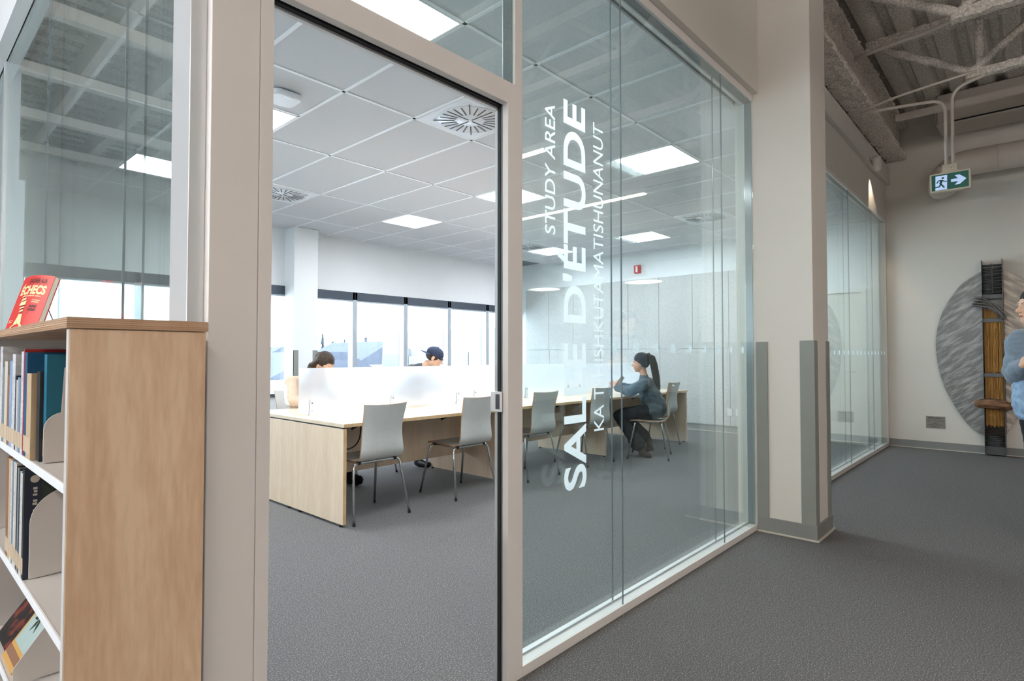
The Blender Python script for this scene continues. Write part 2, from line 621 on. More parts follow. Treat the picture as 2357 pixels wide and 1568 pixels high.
near = lambda a, b: abs(a - b) < 0.02
for i in range(len(XS) - 1):
    x0, x1 = XS[i], XS[i + 1]
    lightcol = any(near(x0, a) for a in (1.535, 4.585, 7.635))
    diffcol = any(near(x0, a) for a in (2.755, 7.025))
    for j in range(len(YS) - 1):
        y0, y1 = YS[j], YS[j + 1]
        ym = {1: 2.905, 2: 4.135, 4: 6.58}.get(j)
        if lightcol and j in (1, 2, 4):
            lo = j in (1, 4)
            light_cells.append((x0, x1, y0 if lo else ym, ym if lo else y1))
            ceil_tile(x0, x1, ym if lo else y0, y1 if lo else ym)
            rail(x0, x1, ym - 0.012, ym + 0.012)
        elif diffcol and j in (1, 4):
            lo = j == 4
            diff_cells.append((x0, x1, y0 if lo else ym, ym if lo else y1))
            ceil_tile(x0, x1, ym if lo else y0, y1 if lo else ym)
            rail(x0, x1, ym - 0.012, ym + 0.012)
        else:
            ceil_tile(x0, x1, y0, y1)
for x in XS[1:-1]:
    rail(x - 0.012, x + 0.012, YS[0], YS[-1])
for y in YS[1:-1]:
    rail(XS[0], XS[-1], y - 0.012, y + 0.012)
rail(XS[0], XS[-1], YB - 0.02, YB)
rail(XE - 0.02, XE, YS[0], YB)

LIGHT_LABELS = {
    (0, 0): 'large square light panel close above the doorway transom', (0, 1): 'ceiling light half hidden behind the corner post near the white access point',
    (0, 2): 'square ceiling light seen through the glass above the bookshelf',
    (1, 0): 'big square ceiling light left of the lone round vent behind the lettered glass', (1, 1): 'ceiling light cut in two by the right door jamb',
    (1, 2): 'square ceiling light above the window band in the middle of the doorway',
    (2, 0): 'ceiling light cut off by the column, beside the round vent', (2, 1): 'small square ceiling light above the red fire strobe',
    (2, 2): 'farthest ceiling light, behind the accent of the big frosted lettering'}
for (x0, x1, y0, y1) in light_cells:
    ix = 0 if x0 < 2 else (1 if x0 < 6 else 2)
    iy = 0 if y0 < 3 else (1 if y0 < 5 else 2)
    t = thing('ceiling_light', LIGHT_LABELS[(ix, iy)], 'ceiling light', ((x0 + x1) / 2, (y0 + y1) / 2, ZC - 0.002), group='square ceiling light panels')
    f = MB()
    for a in ((x0 + .012, x1 - .012, y0 + .012, y0 + .022), (x0 + .012, x1 - .012, y1 - .022, y1 - .012), (x0 + .012, x0 + .022, y0 + .022, y1 - .022), (x1 - .022, x1 - .012, y0 + .022, y1 - .022)):
        f.box(*a, ZC - 0.004, ZC + 0.03)
    part(f, 'frame', 'rail', t)
    part(MB().box(x0 + .022, x1 - .022, y0 + .022, y1 - .022, ZC, ZC + 0.01), 'light_diffuser', 'led_panel', t)

slot_me = MB().box(-0.5, 0.5, -0.0048, 0.0048, -0.0012, 0.0012).mesh('slot')
slot_me.materials.append(MATS['slot_dark'])
DL = {(0, 0): 'round swirl air vent beside the right door jamb top', (0, 1): 'round swirl air vent near the left post in the doorway',
      (1, 0): 'round swirl air vent behind the glass near the column', (1, 1): 'round swirl air vent beside the farthest light panel'}
for (x0, x1, y0, y1) in diff_cells:
    cx, cyy = (x0 + x1) / 2, (y0 + y1) / 2
    t = thing('air_vent', DL[(0 if x0 < 5 else 1, 0 if y0 < 4 else 1)], 'air vent', (cx, cyy, ZC - 0.006), group='swirl air vents in the ceiling')
    plate = MB().box(x0 + .012, x1 - .012, y0 + .012, y1 - .012, ZC - 0.006, ZC + 0.02)
    part(plate, 'plate', 'diffuser_plate', t, bevel=0.012)
    part(MB().lathe([(0.255, 0.0), (0.25, -0.004), (0.0, -0.005)], (cx, cyy, ZC - 0.006), 40), 'disc', 'diffuser_plate', t, smooth=True)
    for k in range(24):
        a = 2 * math.pi * k / 24
        long_ = k % 6 == 0
        r0, r1 = (0.02 if k % 12 == 3 or k % 6 == 0 else 0.11), (0.285 if k % 6 == 3 else 0.235)
        if k % 6 == 3:
            r0 = 0.12
        o = bpy.data.objects.new('slot', slot_me)
        COL.objects.link(o)
        o.parent = t
        o.location = (math.cos(a) * (r0 + r1) / 2, math.sin(a) * (r0 + r1) / 2, -0.006)
        o.rotation_euler = (0, 0, a)
        o.scale = (r1 - r0, 1, 1)

# return grille, access point
t = thing('return_grille', 'grey slatted return grille by the far wall corner of the ceiling', 'air grille', (8.55, 7.48, ZC - 0.006))
part(MB().box(8.26, 8.84, 7.22, 7.76, ZC - 0.006, ZC), 'frame', 'rail', t)
for k in range(12):
    part(MB().box(8.29, 8.81, 7.25 + .041 * k, 7.27 + .041 * k, ZC - 0.012, ZC - 0.006), 'slat', 'head_grey', t)
t = thing('access_point', 'white rounded square access point on the ceiling by the left post', 'wifi router', (1.885, 3.87, ZC - 0.045))
ap = MB().prism([(1.885 + 0.105 * (1 if abs(math.cos(a)) ** 0.5 else 1) * math.copysign(abs(math.cos(a)) ** 0.5, math.cos(a)),
                  3.87 + 0.105 * math.copysign(abs(math.sin(a)) ** 0.5, math.sin(a))) for a in [2 * math.pi * k / 40 for k in range(40)]], 'z', ZC - 0.045, ZC - 0.004)
part(ap, 'housing', 'device_white', t, bevel=0.012)
part(MB().box(1.855, 1.915, 3.78, 3.81, ZC - 0.047, ZC - 0.0445), 'badge', 'rail', t)

# red strobe and outlets on the end wall
t = thing('fire_strobe', 'small red fire alarm strobe above the felt panels', 'fire alarm', (XE, 5.225, 2.686))
part(MB().box(XE - 0.05, XE, 5.165, 5.285, 2.686, 2.826), 'housing', 'red_plastic', t, bevel=0.008)
part(MB().box(XE - 0.06, XE - 0.05, 5.205, 5.245, 2.70, 2.81), 'lens', 'device_white', t, bevel=0.003)
for y, l in ((3.60, 'white wall outlet on the felt panel joint, nearer the desk'), (3.465, 'white wall outlet beside its twin, nearer the column')):
    t = thing('wall_outlet', l, 'outlet', (XE - 0.022, y, 0.27), group='outlets on the end wall')
    part(MB().box(XE - 0.03, XE - 0.022, y - 0.037, y + 0.037, 0.27, 0.388), 'cover_plate', 'outlet', t, bevel=0.003)
    part(MB().box(XE - 0.033, XE - 0.03, y - 0.018, y + 0.018, 0.29, 0.365), 'socket', 'device_white', t, bevel=0.002)

# ------------------------------------------------------------------ exterior windows
nwin = 0


def window_bay(x0, x1, z0, z1, label, head=True):
    global nwin
    nwin += 1
    t = thing('window_%d' % nwin, label, None, ((x0 + x1) / 2, YB + 0.06, z0), kind='structure')
    y0, y1 = YB - 0.01, YB + 0.11
    for a, b in ((x0, x0 + 0.042), (x1 - 0.042, x1)):
        part(MB().box(a, b, y0, y1, z0, z1), 'mullion', 'window_alu', t, bevel=0.003)
        part(MB().box(a + 0.008, b - 0.008, y1, y1 + 0.03, z0, z1), 'mullion_cap', 'window_dark', t)
    part(MB().box(x0, x1, y0 - 0.03, y1, z0 - 0.03, z0 + 0.012), 'window_sill', 'window_dark', t, bevel=0.002)
    part(MB().box(x0, x1, y0, y1, z1 - 0.125 if head else z1 - 0.05, z1), 'window_head', 'window_dark', t, bevel=0.002)
    part(MB().box(x0 + 0.042, x1 - 0.042, y0 + 0.02, y1, z1 - 0.15 if head else z1 - 0.07, z1 - 0.125 if head else z1 - 0.05), 'head_bead', 'window_alu', t)
    part(MB().box(x0 + 0.042, x1 - 0.042, YB + 0.05, YB + 0.056, z0 + 0.012, z1 - 0.125), 'window_pane', 'glass_window', t)


mull = [0.13 + 0.998 * k for k in range(10)]
WN = ['first', 'second', 'third', 'fourth', 'fifth', 'sixth', 'seventh', 'eighth', 'ninth']
for k in range(9):
    window_bay(mull[k], mull[k + 1], 0.67, 2.228, '%s bay of the study room window band counted from the glass beside the bookshelf' % WN[k])
for k in range(3):
    y0, y1 = 1.4 * (k + 1), 1.4 * (k + 2)
    nwin += 1
    t = thing('window_%d' % nwin, 'tall library window bay far left of the study room, %s along its wall' % WN[k], None, (-6.06, (y0 + y1) / 2, 0.66), kind='structure')
    for a, b in ((y0, y0 + 0.04), (y1 - 0.04, y1)):
        part(MB().box(-6.12, -6.0, a, b, 0.66, 3.1), 'mullion', 'window_alu', t)
    part(MB().box(-6.12, -6.0, y0, y1, 0.66, 0.70), 'window_sill', 'window_dark', t)
    part(MB().box(-6.12, -6.0, y0, y1, 3.03, 3.1), 'window_head', 'window_dark', t)
    part(MB().box(-6.07, -6.064, y0 + 0.04, y1 - 0.04, 0.70, 3.03), 'window_pane', 'glass_window', t)
pan = struct(MB().box(-0.05, 0.13, YB - 0.01, YB + 0.22, 0, 3.1), 'trim_1', 'wall_white', 'narrow white pier between library and study room windows')

# column at the window wall
colb = thing('column_window', 'white square column against the window band inside the study room', None, (4.14, 7.88, 0), kind='structure')
part(MB().box(3.96, 4.32, 7.74, YB, 0, ZC), 'shaft', 'wall_white', colb)
for a, b, c, d in ((3.955, 4.03, 7.735, 7.741), (3.955, 3.961, 7.735, 7.80), (4.25, 4.325, 7.735, 7.741), (4.319, 4.325, 7.735, 7.80)):
    part(MB().box(a, b, c, d, 0.1, 1.30), 'corner_guard', 'guard', colb)

# ------------------------------------------------------------------ hall column with corner guards
CX0, CX1, CY0, CY1 = 4.18, 4.55, 1.092, 1.60
colh = thing('column_hall', 'square white hall column with grey corner guards beside the lettered glass', None, (4.365, 1.3, 0), kind='structure')
part(MB().box(CX0, CX1, CY0, CY1, 0, 3.84), 'shaft', 'wall_hall', colh, bevel=0.004)
g = 0.006
zt = 1.325
# guards are folded L sections on the two front corners and the corner by the glass
part(MB().prism([(CX0 - g, CY0 - g), (CX1 * 0 + CX0 + 0.075, CY0 - g), (CX0 + 0.075, CY0), (CX0, CY0), (CX0, CY0 + 0.085), (CX0 - g, CY0 + 0.085)], 'z', 0.1, zt), 'corner_guard', 'guard', colh, bevel=0.002)
part(MB().prism([(CX1 + g, CY0 - g), (CX1 + g, CY0 + 0.075), (CX1, CY0 + 0.075), (CX1, CY0), (CX1 - 0.075, CY0), (CX1 - 0.075, CY0 - g)], 'z', 0.1, zt), 'corner_guard', 'guard', colh, bevel=0.002)
part(MB().box(CX0 - g - 0.006, CX0, 1.385, 1.462, 0.1, zt - 0.005), 'corner_guard', 'guard', colh, bevel=0.002)
part(MB().box(CX0 - 0.012, CX1 + 0.012, CY0 - 0.012, 1.462, 0, 0.104), 'base', 'base_rubber', colh, bevel=0.002)
part(MB().box(CX0 - 0.024, CX1 + 0.024, CY0 - 0.024, 1.462, 0, 0.012), 'toe_strip', 'base_toe', colh, bevel=0.003)

# ------------------------------------------------------------------ glazed partition with doorway
door = thing('door_1', 'open doorway with white frame, black gasket and glass transom', None, (1.14, 1.5, 0), kind='structure')
part(MB().box(0.535, 0.6535, GY, 1.62, 0, 3.085), 'corner_post', 'frame_white', door, bevel=0.002)
part(MB().box(0.6545, 0.69, GY, 1.60, 0, 3.085), 'jamb', 'frame_white', door, bevel=0.0015)
part(MB().box(0.497, 0.535, 1.497, 1.62, 0, 3.085), 'side_post', 'frame_cool', door, bevel=0.0015)
part(MB().box(1.598, 1.681, GY, 1.498, 0, 2.268), 'jamb', 'frame_white', door, bevel=0.0015)
part(MB().box(1.612, 1.681, 1.498, 1.537, 0, 2.268), 'jamb_return', 'frame_cool', door)
part(MB().box(1.638, 1.681, GY, 1.537, 2.268, 3.085), 'transom_post', 'frame_white', door, bevel=0.0015)
part(MB().box(1.596, 1.612, 1.499, 1.503, 0, 2.185), 'jamb_bead', 'alu', door)
part(MB().box(1.592, 1.612, 1.503, 1.518, 0.004, 2.178), 'gasket', 'gasket', door)
part(MB().box(1.594, 1.612, 1.519, 1.534, 0, 2.17), 'jamb_bead', 'frame_cool', door)
part(MB().box(0.69, 1.598, GY, 1.498, 2.185, 2.268), 'door_head', 'frame_white', door, bevel=0.0015)
part(MB().box(0.69, 1.612, 1.498, 1.537, 2.20, 2.268), 'head_return', 'frame_cool', door)
part(MB().box(0.69, 1.612, 1.503, 1.518, 2.180, 2.20), 'gasket', 'gasket', door)
part(MB().box(0.69, 1.612, 1.519, 1.534, 2.172, 2.20), 'head_bead', 'frame_cool', door)
part(MB().box(1.634, 1.638, 1.483, 1.529, 2.268, 3.035), 'transom_channel', 'head_grey', door)
part(MB().box(0.69, 1.638, GY, 1.60, 3.035, 3.085), 'transom_head', 'frame_white', door)
part(MB().box(0.69, 1.638, 1.475, 1.481, 2.268, 3.035), 'transom_pane', 'glass', door)
part(MB().box(0.69, 1.638, 1.530, 1.536, 2.268, 3.035), 'transom_pane', 'glass', door)
sp = part(MB().box(1.585, 1.5935, 1.494, 1.548, 1.012, 1.088), 'strike_plate', 'device_white', door, bevel=0.001)
part(MB().box(1.5838, 1.5852, 1.500, 1.521, 1.022, 1.078), 'strike_slot', 'slot_dark', sp)


def glazing(name, label, axis, runs, p0, p1, z0, z1):
    """double glazed run: axis 'x' runs along X with panes at Y=p0,p1; axis 'y' along Y with panes at X=p0,p1"""
    def B(a, b, c, d, e, f):
        return MB().box(a, b, c, d, e, f) if axis == 'x' else MB().box(c, d, a, b, e, f)
    a0, a1 = runs[0], runs[-1]
    t = thing(name, label, None, ((a0 + a1) / 2, p0, 0) if axis == 'x' else (p0, (a0 + a1) / 2, 0), kind='structure')
    s = -1 if p1 > p0 else 1
    lo, hi = min(p0, p1), max(p0, p1)
    part(B(a0, a1, lo - 0.004, hi + 0.03, 0, z0 - 0.002), 'sill', 'frame_white', t, bevel=0.0015)
    part(B(a0, a1, hi - 0.006, hi - 0.001, z0 - 0.002, z0 + 0.006), 'sill_bead', 'alu', t)
    part(B(a0, a1, lo - 0.004, hi + 0.03, z1, 3.084), 'head', 'frame_white', t)
    part(B(a0, a1, lo + 0.012, hi - 0.004, z1 - 0.003, z1), 'head_channel', 'head_grey', t)
    for p in (p0, p1):
        for i in range(len(runs) - 1):
            part(B(runs[i] + 0.0015, runs[i + 1] - 0.0015, p, p + 0.006, z0, z1), 'pane', 'glass', t)
        for x in runs[1:-1]:
            part(B(x - 0.0016, x + 0.0016, p - 0.0003, p + 0.0063, z0, z1), 'pane_joint', 'joint', t)
    return t


gA = glazing('window_20', 'tall double glass wall lettered as study area in three languages', 'x', [1.681, 2.412, 3.625, 4.178], GY + 0.004, GY + 0.060, 0.042, 3.036)
part(MB().box(4.172, 4.178, GY + .012, 1.528, 0.042, 3.036), 'end_channel', 'joint', gA)
gB = glazing('window_21', 'far double glass wall between column and end wall', 'x', [4.55, 5.95, 7.16, 8.37, 9.27], 1.504, 1.556, 0.05, 3.046)
part(MB().box(9.245, XH, 1.50, 1.58, 0, 3.05), 'end_post', 'frame_white', gB)
gC = glazing('window_22', 'glass wall behind the bookshelf running towards the windows', 'y', [1.62, 2.05, 3.27, 4.53], 0.500, 0.552, 0.05, 2.985)
part(MB().box(0.492, 0.60, 4.53, 4.585, 0, 2.985), 'end_post', 'frame_cool', gC)
gD = glazing('window_23', 'farthest glass wall section beyond the slim post behind the bookshelf', 'y', [4.585, 5.8, 7.0, 8.0], 0.500, 0.552, 0.05, 2.985)

# frosted vinyl lettering (reads upwards) and marker dots
tx = MB()
X0 = 2.110
yl = GY + 0.0032
put_text(tx, "SALLE D'\u00c9TUDE", 2.322 - 0.652, 0.160 * 1.27, (X0, yl, 0.652), (0, 0, 1), (-1, 0, 0), (0, -1, 0), bold=0.022, spacing=1.02)
lw = part(tx, 'lettering_large', 'vinyl_frost', gA)
lw['label'] = 'large frosted words SALLE D\'\u00c9TUDE reading upwards'
tx = MB()
put_text(tx, "STUDY AREA", 2.268 - 1.725, 0.068, (1.891, yl, 1.725), (0, 0, 1), (-1, 0, 0), (0, -1, 0), bold=0.006, shear=0.0)
part(tx, 'lettering_small', 'vinyl_frost', gA)['label'] = 'smaller frosted words STUDY AREA reading upwards'
tx = MB()
put_text(tx, "KA TSHISHKUTAMATISHUNANUT", 2.285 - 0.885, 0.080, (2.250, yl, 0.885), (0, 0, 1), (-1, 0, 0), (0, -1, 0))
part(tx, 'lettering_small', 'vinyl_frost', gA)['label'] = 'thin frosted words KA TSHISHKUTAMATISHUNANUT reading upwards'
dot = MB().prism([(0.019 * math.cos(a), 0.026 * math.sin(a)) for a in [2 * math.pi * k / 16 for k in range(16)]], 'y', -0.0006, 0).mesh('marker_dot')
dot.materials.append(MATS['vinyl_dot'])


def dots(t, xs, y, z):
    for x in xs:
        o = bpy.data.objects.new('marker_dot', dot)
        COL.objects.link(o)
        o.parent = t
        oc = ORI[t.name]
        o.location = (x - oc[0], y - oc[1], z - oc[2])


dots(gA, [2.35 + 0.2 * k for k in range(9)], GY + 0.0035, 1.262)
dots(gB, [4.69 + 0.2 * k for k in range(23)], 1.5035, 1.255)

# ------------------------------------------------------------------ hall ceiling: fluted deck, beam, open-web joists, all foam coated
def fuzz(mb, amp, seed):
    r = np.random.default_rng(seed)
    mb.v = [tuple(np.array(p) + r.normal(0, amp, 3)) for p in mb.v]
    return mb


def grid_strip(prof, x0, x1, nx, axis='x'):
    """extrude an open profile (a,b) along an axis with nx segments"""
    mb = MB()
    vs, fs = [], []
    n = len(prof)
    for i in range(nx + 1):
        x = x0 + (x1 - x0) * i / nx
        vs += [(x, a, b) if axis == 'x' else (a, x, b) for a, b in prof]
    for i in range(nx):
        for k in range(n - 1):
            fs.append((i * n + k, i * n + k + 1, (i + 1) * n + k + 1, (i + 1) * n + k))
    return mb.add(vs, fs)


prof = []
y = -7.0
while y < 11.2:
    prof += [(y, 4.50), (y + 0.035, 4.43), (y + 0.10, 4.425), (y + 0.165, 4.43), (y + 0.20, 4.50)]
    y += 0.26
hc = struct(grid_strip(prof, -6, 18.2, 2), 'ceiling_hall', 'foam', 'fluted metal deck coated in rough sprayed foam above the hall')
part(MB().box(-6.2, 18.3, -7.2, 11.4, 4.505, 4.6), 'roof_slab', 'foam', hc)


def resample(poly, d):
    out = []
    n = len(poly)
    for i in range(n):
        a, b = Vector((*poly[i], 0)), Vector((*poly[(i + 1) % n], 0))
        m = max(1, int((b - a).length / d))
        for k in range(m):
            p = a.lerp(b, k / m)
            out.append((p.x, p.y))
    return out


def fuzzy_bar(poly, axis, a, b, step, amp, seed):
    pr = resample(poly, step)
    pr.append(pr[0])
    mb = grid_strip(pr, a, b, max(2, int((b - a) / step)), axis)
    # weld seam before jitter: jitter by hashed position
    r = np.random.default_rng(seed)
    n = len(pr)
    V = np.array(mb.v)
    J = r.normal(0, amp, V.shape)
    J = J.reshape(-1, n, 3)
    J[:, -1, :] = J[:, 0, :]
    mb.v = [tuple(p) for p in V + J.reshape(-1, 3)]
    return mb


ibeam = [(1.245, 3.86), (1.475, 3.86), (1.475, 3.915), (1.40, 3.94), (1.40, 4.27), (1.475, 4.29), (1.475, 4.34), (1.245, 4.34), (1.245, 4.29), (1.32, 4.27), (1.32, 3.94), (1.245, 3.915)]
part(fuzzy_bar(ibeam, 'x', 1.0, 9.27, 0.035, 0.006, 1), 'beam', 'foam', hc)


def joist(x, ya, yb, seed, fine):
    """open-web joist along Y hung from the deck: chords, first diagonal, web posts and diagonals"""
    st = 0.035 if fine else 0.12
    am = 0.005 if fine else 0.0
    w = 0.038
    part(fuzzy_bar([(x - w, 4.33), (x + w, 4.33), (x + w, 4.43), (x - w, 4.43)], 'y', ya, yb, st, am, seed), 'joist_chord', 'foam', hc)
    part(fuzzy_bar([(x - w, 3.80), (x + w, 3.80), (x + w, 3.875), (x - w, 3.875)], 'y', ya, yb - 0.80, st, am, seed + 1), 'joist_chord', 'foam', hc)
    y = yb - 0.10
    z = [(yb - 0.12, 4.33), (yb - 0.84, 3.86)]
    k = 0
    yy = yb - 0.84
    lim = ya if not fine else max(ya, -3)
    while yy > lim + 0.7 and k < 14:
        z.append((yy - 0.62, 4.35 if k % 2 == 0 else 3.85))
        yy -= 0.62
        k += 1
    for i in range(len(z) - 1):
        a, b = Vector((x, z[i][0], z[i][1])), Vector((x, z[i + 1][0], z[i + 1][1]))
        m = 12 if fine else 2
        mb = MB().tube([a.lerp(b, t / m) for t in range(m + 1)], 0.036, 8)
        part(fuzz(mb, am, seed + 10 + i), 'joist_web', 'foam', hc, smooth=True)
    yy = yb - 0.90
    part(fuzz(MB().tube([(x, yy, 3.86), (x, yy, 4.0), (x, yy, 4.15), (x, yy, 4.36)], 0.034, 8), am, seed + 40), 'joist_web', 'foam', hc, smooth=True)


part(MB().box(8.03, 8.07, -4.0, 1.18, 3.985, 4.06), 'flat_rail', 'duct_white', hc)
for i, x in enumerate((6.8, 5.55)):
    joist(x, -6.9, 1.24, 100 + 50 * i, True)
for i, x in enumerate((4.3, 3.05, 1.8)):
    joist(x, -6.9, 1.24, 300 + 50 * i, False)
for x in (0.2, -0.45, -1.1, -1.75, -2.4, -3.05, -3.7):
    part(MB().box(x - 0.06, x + 0.06, 1.7 if x > 0 else -6.9, 10.95, 4.16, 4.44), 'library_beam', 'conduit', hc)
for y_ in (3.2, 4.6, 6.0, 7.4, 8.8, 10.2):
    part(MB().box(-5.9, 0.0 if y_ > 8 else 0.42, y_ - 0.05, y_ + 0.05, 4.04, 4.15), 'library_crossbeam', 'conduit', hc)

# conduits to the exit sign, ducts
t = thing('conduit_run', 'pair of pale conduits bending down from the joist to the exit sign', 'conduit', (6.8, 0.57, 3.03))


def bend(pts, r, n=6):
    """round the corners of a polyline"""
    P = [Vector(p) for p in pts]
    out = [P[0]]
    for i in range(1, len(P) - 1):
        a, b, c = P[i - 1], P[i], P[i + 1]
        d1, d2 = (a - b).normalized(), (c - b).normalized()
        s, e = b + d1 * r, b + d2 * r
        for k in range(n + 1):
            u = k / n
            out.append(s * (1 - u) ** 2 + b * 2 * u * (1 - u) + e * u * u)
    out.append(P[-1])
    return out


part(MB().tube(bend([(6.8, 0.600, 3.031), (6.8, 0.600, 3.66), (6.8, 0.98, 3.70), (6.8, 1.30, 3.72)], 0.12), 0.0145, 10), 'conduit', 'conduit', t, smooth=True)
part(MB().tube(bend([(6.8, 0.548, 3.031), (6.8, 0.548, 3.74), (6.79, 0.30, 3.80)], 0.12), 0.0145, 10), 'conduit', 'conduit', t, smooth=True)
part(MB().tube(bend([(6.75, 1.26, 3.735), (6.75, 0.95, 3.79), (6.75, 0.62, 3.82), (6.75, 0.36, 3.84)], 0.1), 0.012, 10), 'conduit', 'conduit', t, smooth=True)
cd = solo(MB().tube(bend([(6.55, 1.30, 4.20), (6.55, 0.95, 4.235), (6.55, 0.72, 4.24), (6.55, 0.42, 4.30), (6.55, -0.6, 4.31), (6.55, -3, 4.31)], 0.10), 0.020, 10), 'conduit_pipe', 'conduit', 'long pale conduit crossing high from the beam between the joists', 'conduit', smooth=True)
# round duct with an elbow into the wall, and the long air unit above it
t = thing('round_duct', 'pale round duct with rounded elbow near the cream wall', 'duct', (8.95, 0.0, 3.43))
part(MB().tube(bend([(9.12, 0.84, 3.33), (8.98, 0.84, 3.42), (8.95, 0.70, 3.585), (8.95, -2.5, 3.585)], 0.13, 8), 0.155, 22), 'duct_body', 'duct_white', t, smooth=True)
for k in range(6):
    part(MB().tube([(8.95, 0.30 - 0.33 * k, 3.585), (8.95, 0.285 - 0.33 * k, 3.585)], 0.159, 22), 'seam_band', 'duct_white', t, smooth=True)
t = thing('air_unit', 'long white box of an air unit hung high along the cream wall', 'air conditioner', (8.9, 0, 4.04))
part(MB().box(8.72, 9.22, -2.4, 0.86, 4.04, 4.42), 'casing', 'duct_white', t, bevel=0.02)
part(MB().box(8.70, 8.72, -2.4, 0.70, 4.055, 4.068), 'outlet_slot', 'black_plastic', t)
part(MB().box(8.715, 9.2, 0.86, 0.868, 4.06, 4.40), 'end_cap', 'duct_white', t, bevel=0.004)

# exit sign
EX = 6.80
t = thing('exit_sign', 'green and white running-figure exit sign with right arrow', 'exit sign', (EX, 0.573, 2.777))
part(MB().box(EX - 0.03, EX + 0.03, 0.418, 0.728, 2.777, 2.957), 'housing', 'sign_case', t, bevel=0.004)
part(MB().prism([(0.50, 2.957), (0.645, 2.957), (0.625, 2.975), (0.52, 2.975)], 'x', EX - 0.03, EX + 0.03), 'canopy_base', 'sign_case', t)
cb = part(MB().box(EX - 0.028, EX + 0.028, 0.515, 0.632, 2.975, 3.03), 'canopy_box', 'sign_case', t, bevel=0.002)
for a, b in ((0.54, 3.0), (0.555, 2.99), (0.575, 3.005)):
    part(MB().box(EX - 0.0295, EX - 0.028, b - a * 0 + 0 if False else 0.52 + (a - 0.52), 0.525 + (a - 0.52), b, b + 0.006), 'screw_hole', 'slot_dark', cb)
fx = EX - 0.0305
part(MB().box(fx, EX - 0.03, 0.433, 0.713, 2.792, 2.942), 'sign_face', 'sign_green', t)


def SG(u, v):  # sign face coordinates: u 0..1 left to right (towards -Y), v 0..1 upwards
    return (0.713 - u * 0.28, 2.792 + v * 0.15)


def sgpoly(pts, lift=0.0006):
    return MB().prism([SG(*p) for p in pts], 'x', fx - lift, fx)


part(sgpoly([(0.10, 0.02), (0.42, 0.02), (0.43, 0.92), (0.11, 0.92)]), 'doorway_symbol', 'sign_white', t)
part(sgpoly([(0.53, 0.42), (0.72, 0.42), (0.63, 0.22), (0.76, 0.22), (0.94, 0.52), (0.76, 0.82), (0.63, 0.82), (0.72, 0.60), (0.53, 0.60)]), 'arrow_symbol', 'sign_white', t)
man = MB()


def stroke(pts, w):
    for (a, b) in zip(pts[:-1], pts[1:]):
        dx, dy = (b[0] - a[0]) * 0.28, (b[1] - a[1]) * 0.15
        L = math.hypot(dx, dy)
        nx, ny = -dy / L * w / 0.28, dx / L * w / 0.15
        man.prism([SG(a[0] + nx, a[1] + ny), SG(b[0] + nx, b[1] + ny), SG(b[0] - nx, b[1] - ny), SG(a[0] - nx, a[1] - ny)], 'x', fx - 0.0012, fx)


man.prism([SG(0.31 + 0.036 * math.cos(a), 0.76 + 0.067 * math.sin(a)) for a in [2 * math.pi * k / 18 for k in range(18)]], 'x', fx - 0.0012, fx)
stroke([(0.29, 0.64), (0.24, 0.42)], 0.010)
stroke([(0.28, 0.62), (0.19, 0.62), (0.14, 0.46)], 0.0045)
stroke([(0.29, 0.62), (0.36, 0.52), (0.42, 0.53)], 0.0045)
stroke([(0.24, 0.44), (0.35, 0.14)], 0.0065)
stroke([(0.25, 0.42), (0.22, 0.24), (0.08, 0.22)], 0.006)
part(man, 'running_figure', 'sign_green', t)

# track spotlight on the far bulkhead (its own warm lamp)
t = thing('wall_spotlight', 'small white cylinder spotlight under the bulkhead ledge', 'spotlight', (8.2, 1.40, 3.55))
part(MB().tube([(8.05, 1.38, 3.60), (8.22, 1.40, 3.52)], 0.045, 14), 'lamp_head', 'frame_white', t, smooth=True)
part(MB().tube([(8.12, 1.39, 3.58), (8.12, 1.46, 3.62)], 0.012, 8), 'bracket', 'frame_white', t)
sl = bpy.data.lights.new('spot_lamp', 'SPOT')
sl.energy = 5
sl.color = (1, 0.82, 0.62)
sl.spot_size = math.radians(60)
sl.spot_blend = 0.5
sl.shadow_soft_size = 0.03
slo = bpy.data.objects.new('spot_lamp', sl)
slo.location = (8.235, 1.395, 3.50)
slo.rotation_euler = (Vector((8.42, 1.5, 3.05)) - Vector(slo.location)).to_track_quat('-Z', 'Y').to_euler()
COL.objects.link(slo)

# pendants mirrored in the glass, plus unseen linear ones added to brighten post and shelf
PL = ['linear pendant light mirrored across the lettering of the glass wall', 'linear pendant light whose mirrored tip shows beside the doorway',
      'unseen linear pendant added over the library floor to light the foreground bookshelf', 'unseen linear pendant added for light straight behind the viewer', 'unseen linear pendant added for light behind the viewer towards the library']
for (x, ya, yb), lab in zip(((6.3, -3.6, -0.56), (4.3, -3.6, -0.52), (-2.3, 0.8, 3.8), (0.1, -4.4, -1.2), (-1.5, -4.6, -1.4)), PL):
    t = thing('linear_pendant', lab, 'pendant light', (x, (ya + yb) / 2, 3.2), group='slim linear pendants of the hall')
    part(MB().box(x - 0.035, x + 0.035, ya, yb, 3.215, 3.275), 'housing', 'frame_white', t)
    part(MB().box(x - 0.033, x + 0.033, ya + .005, yb - .005, 3.2 if x > 3 else 3.165, 3.2149), 'diffuser', 'pendant_dim' if x > 3 else 'added_pendant_glow', t)  # added pendants get a deeper glowing lens for sideways light
    for yy in (ya + 0.3, yb - 0.3):
        part(MB().tube([(x, yy, 3.27), (x, yy, 4.44)], 0.002, 6), 'cable', 'chrome', t)
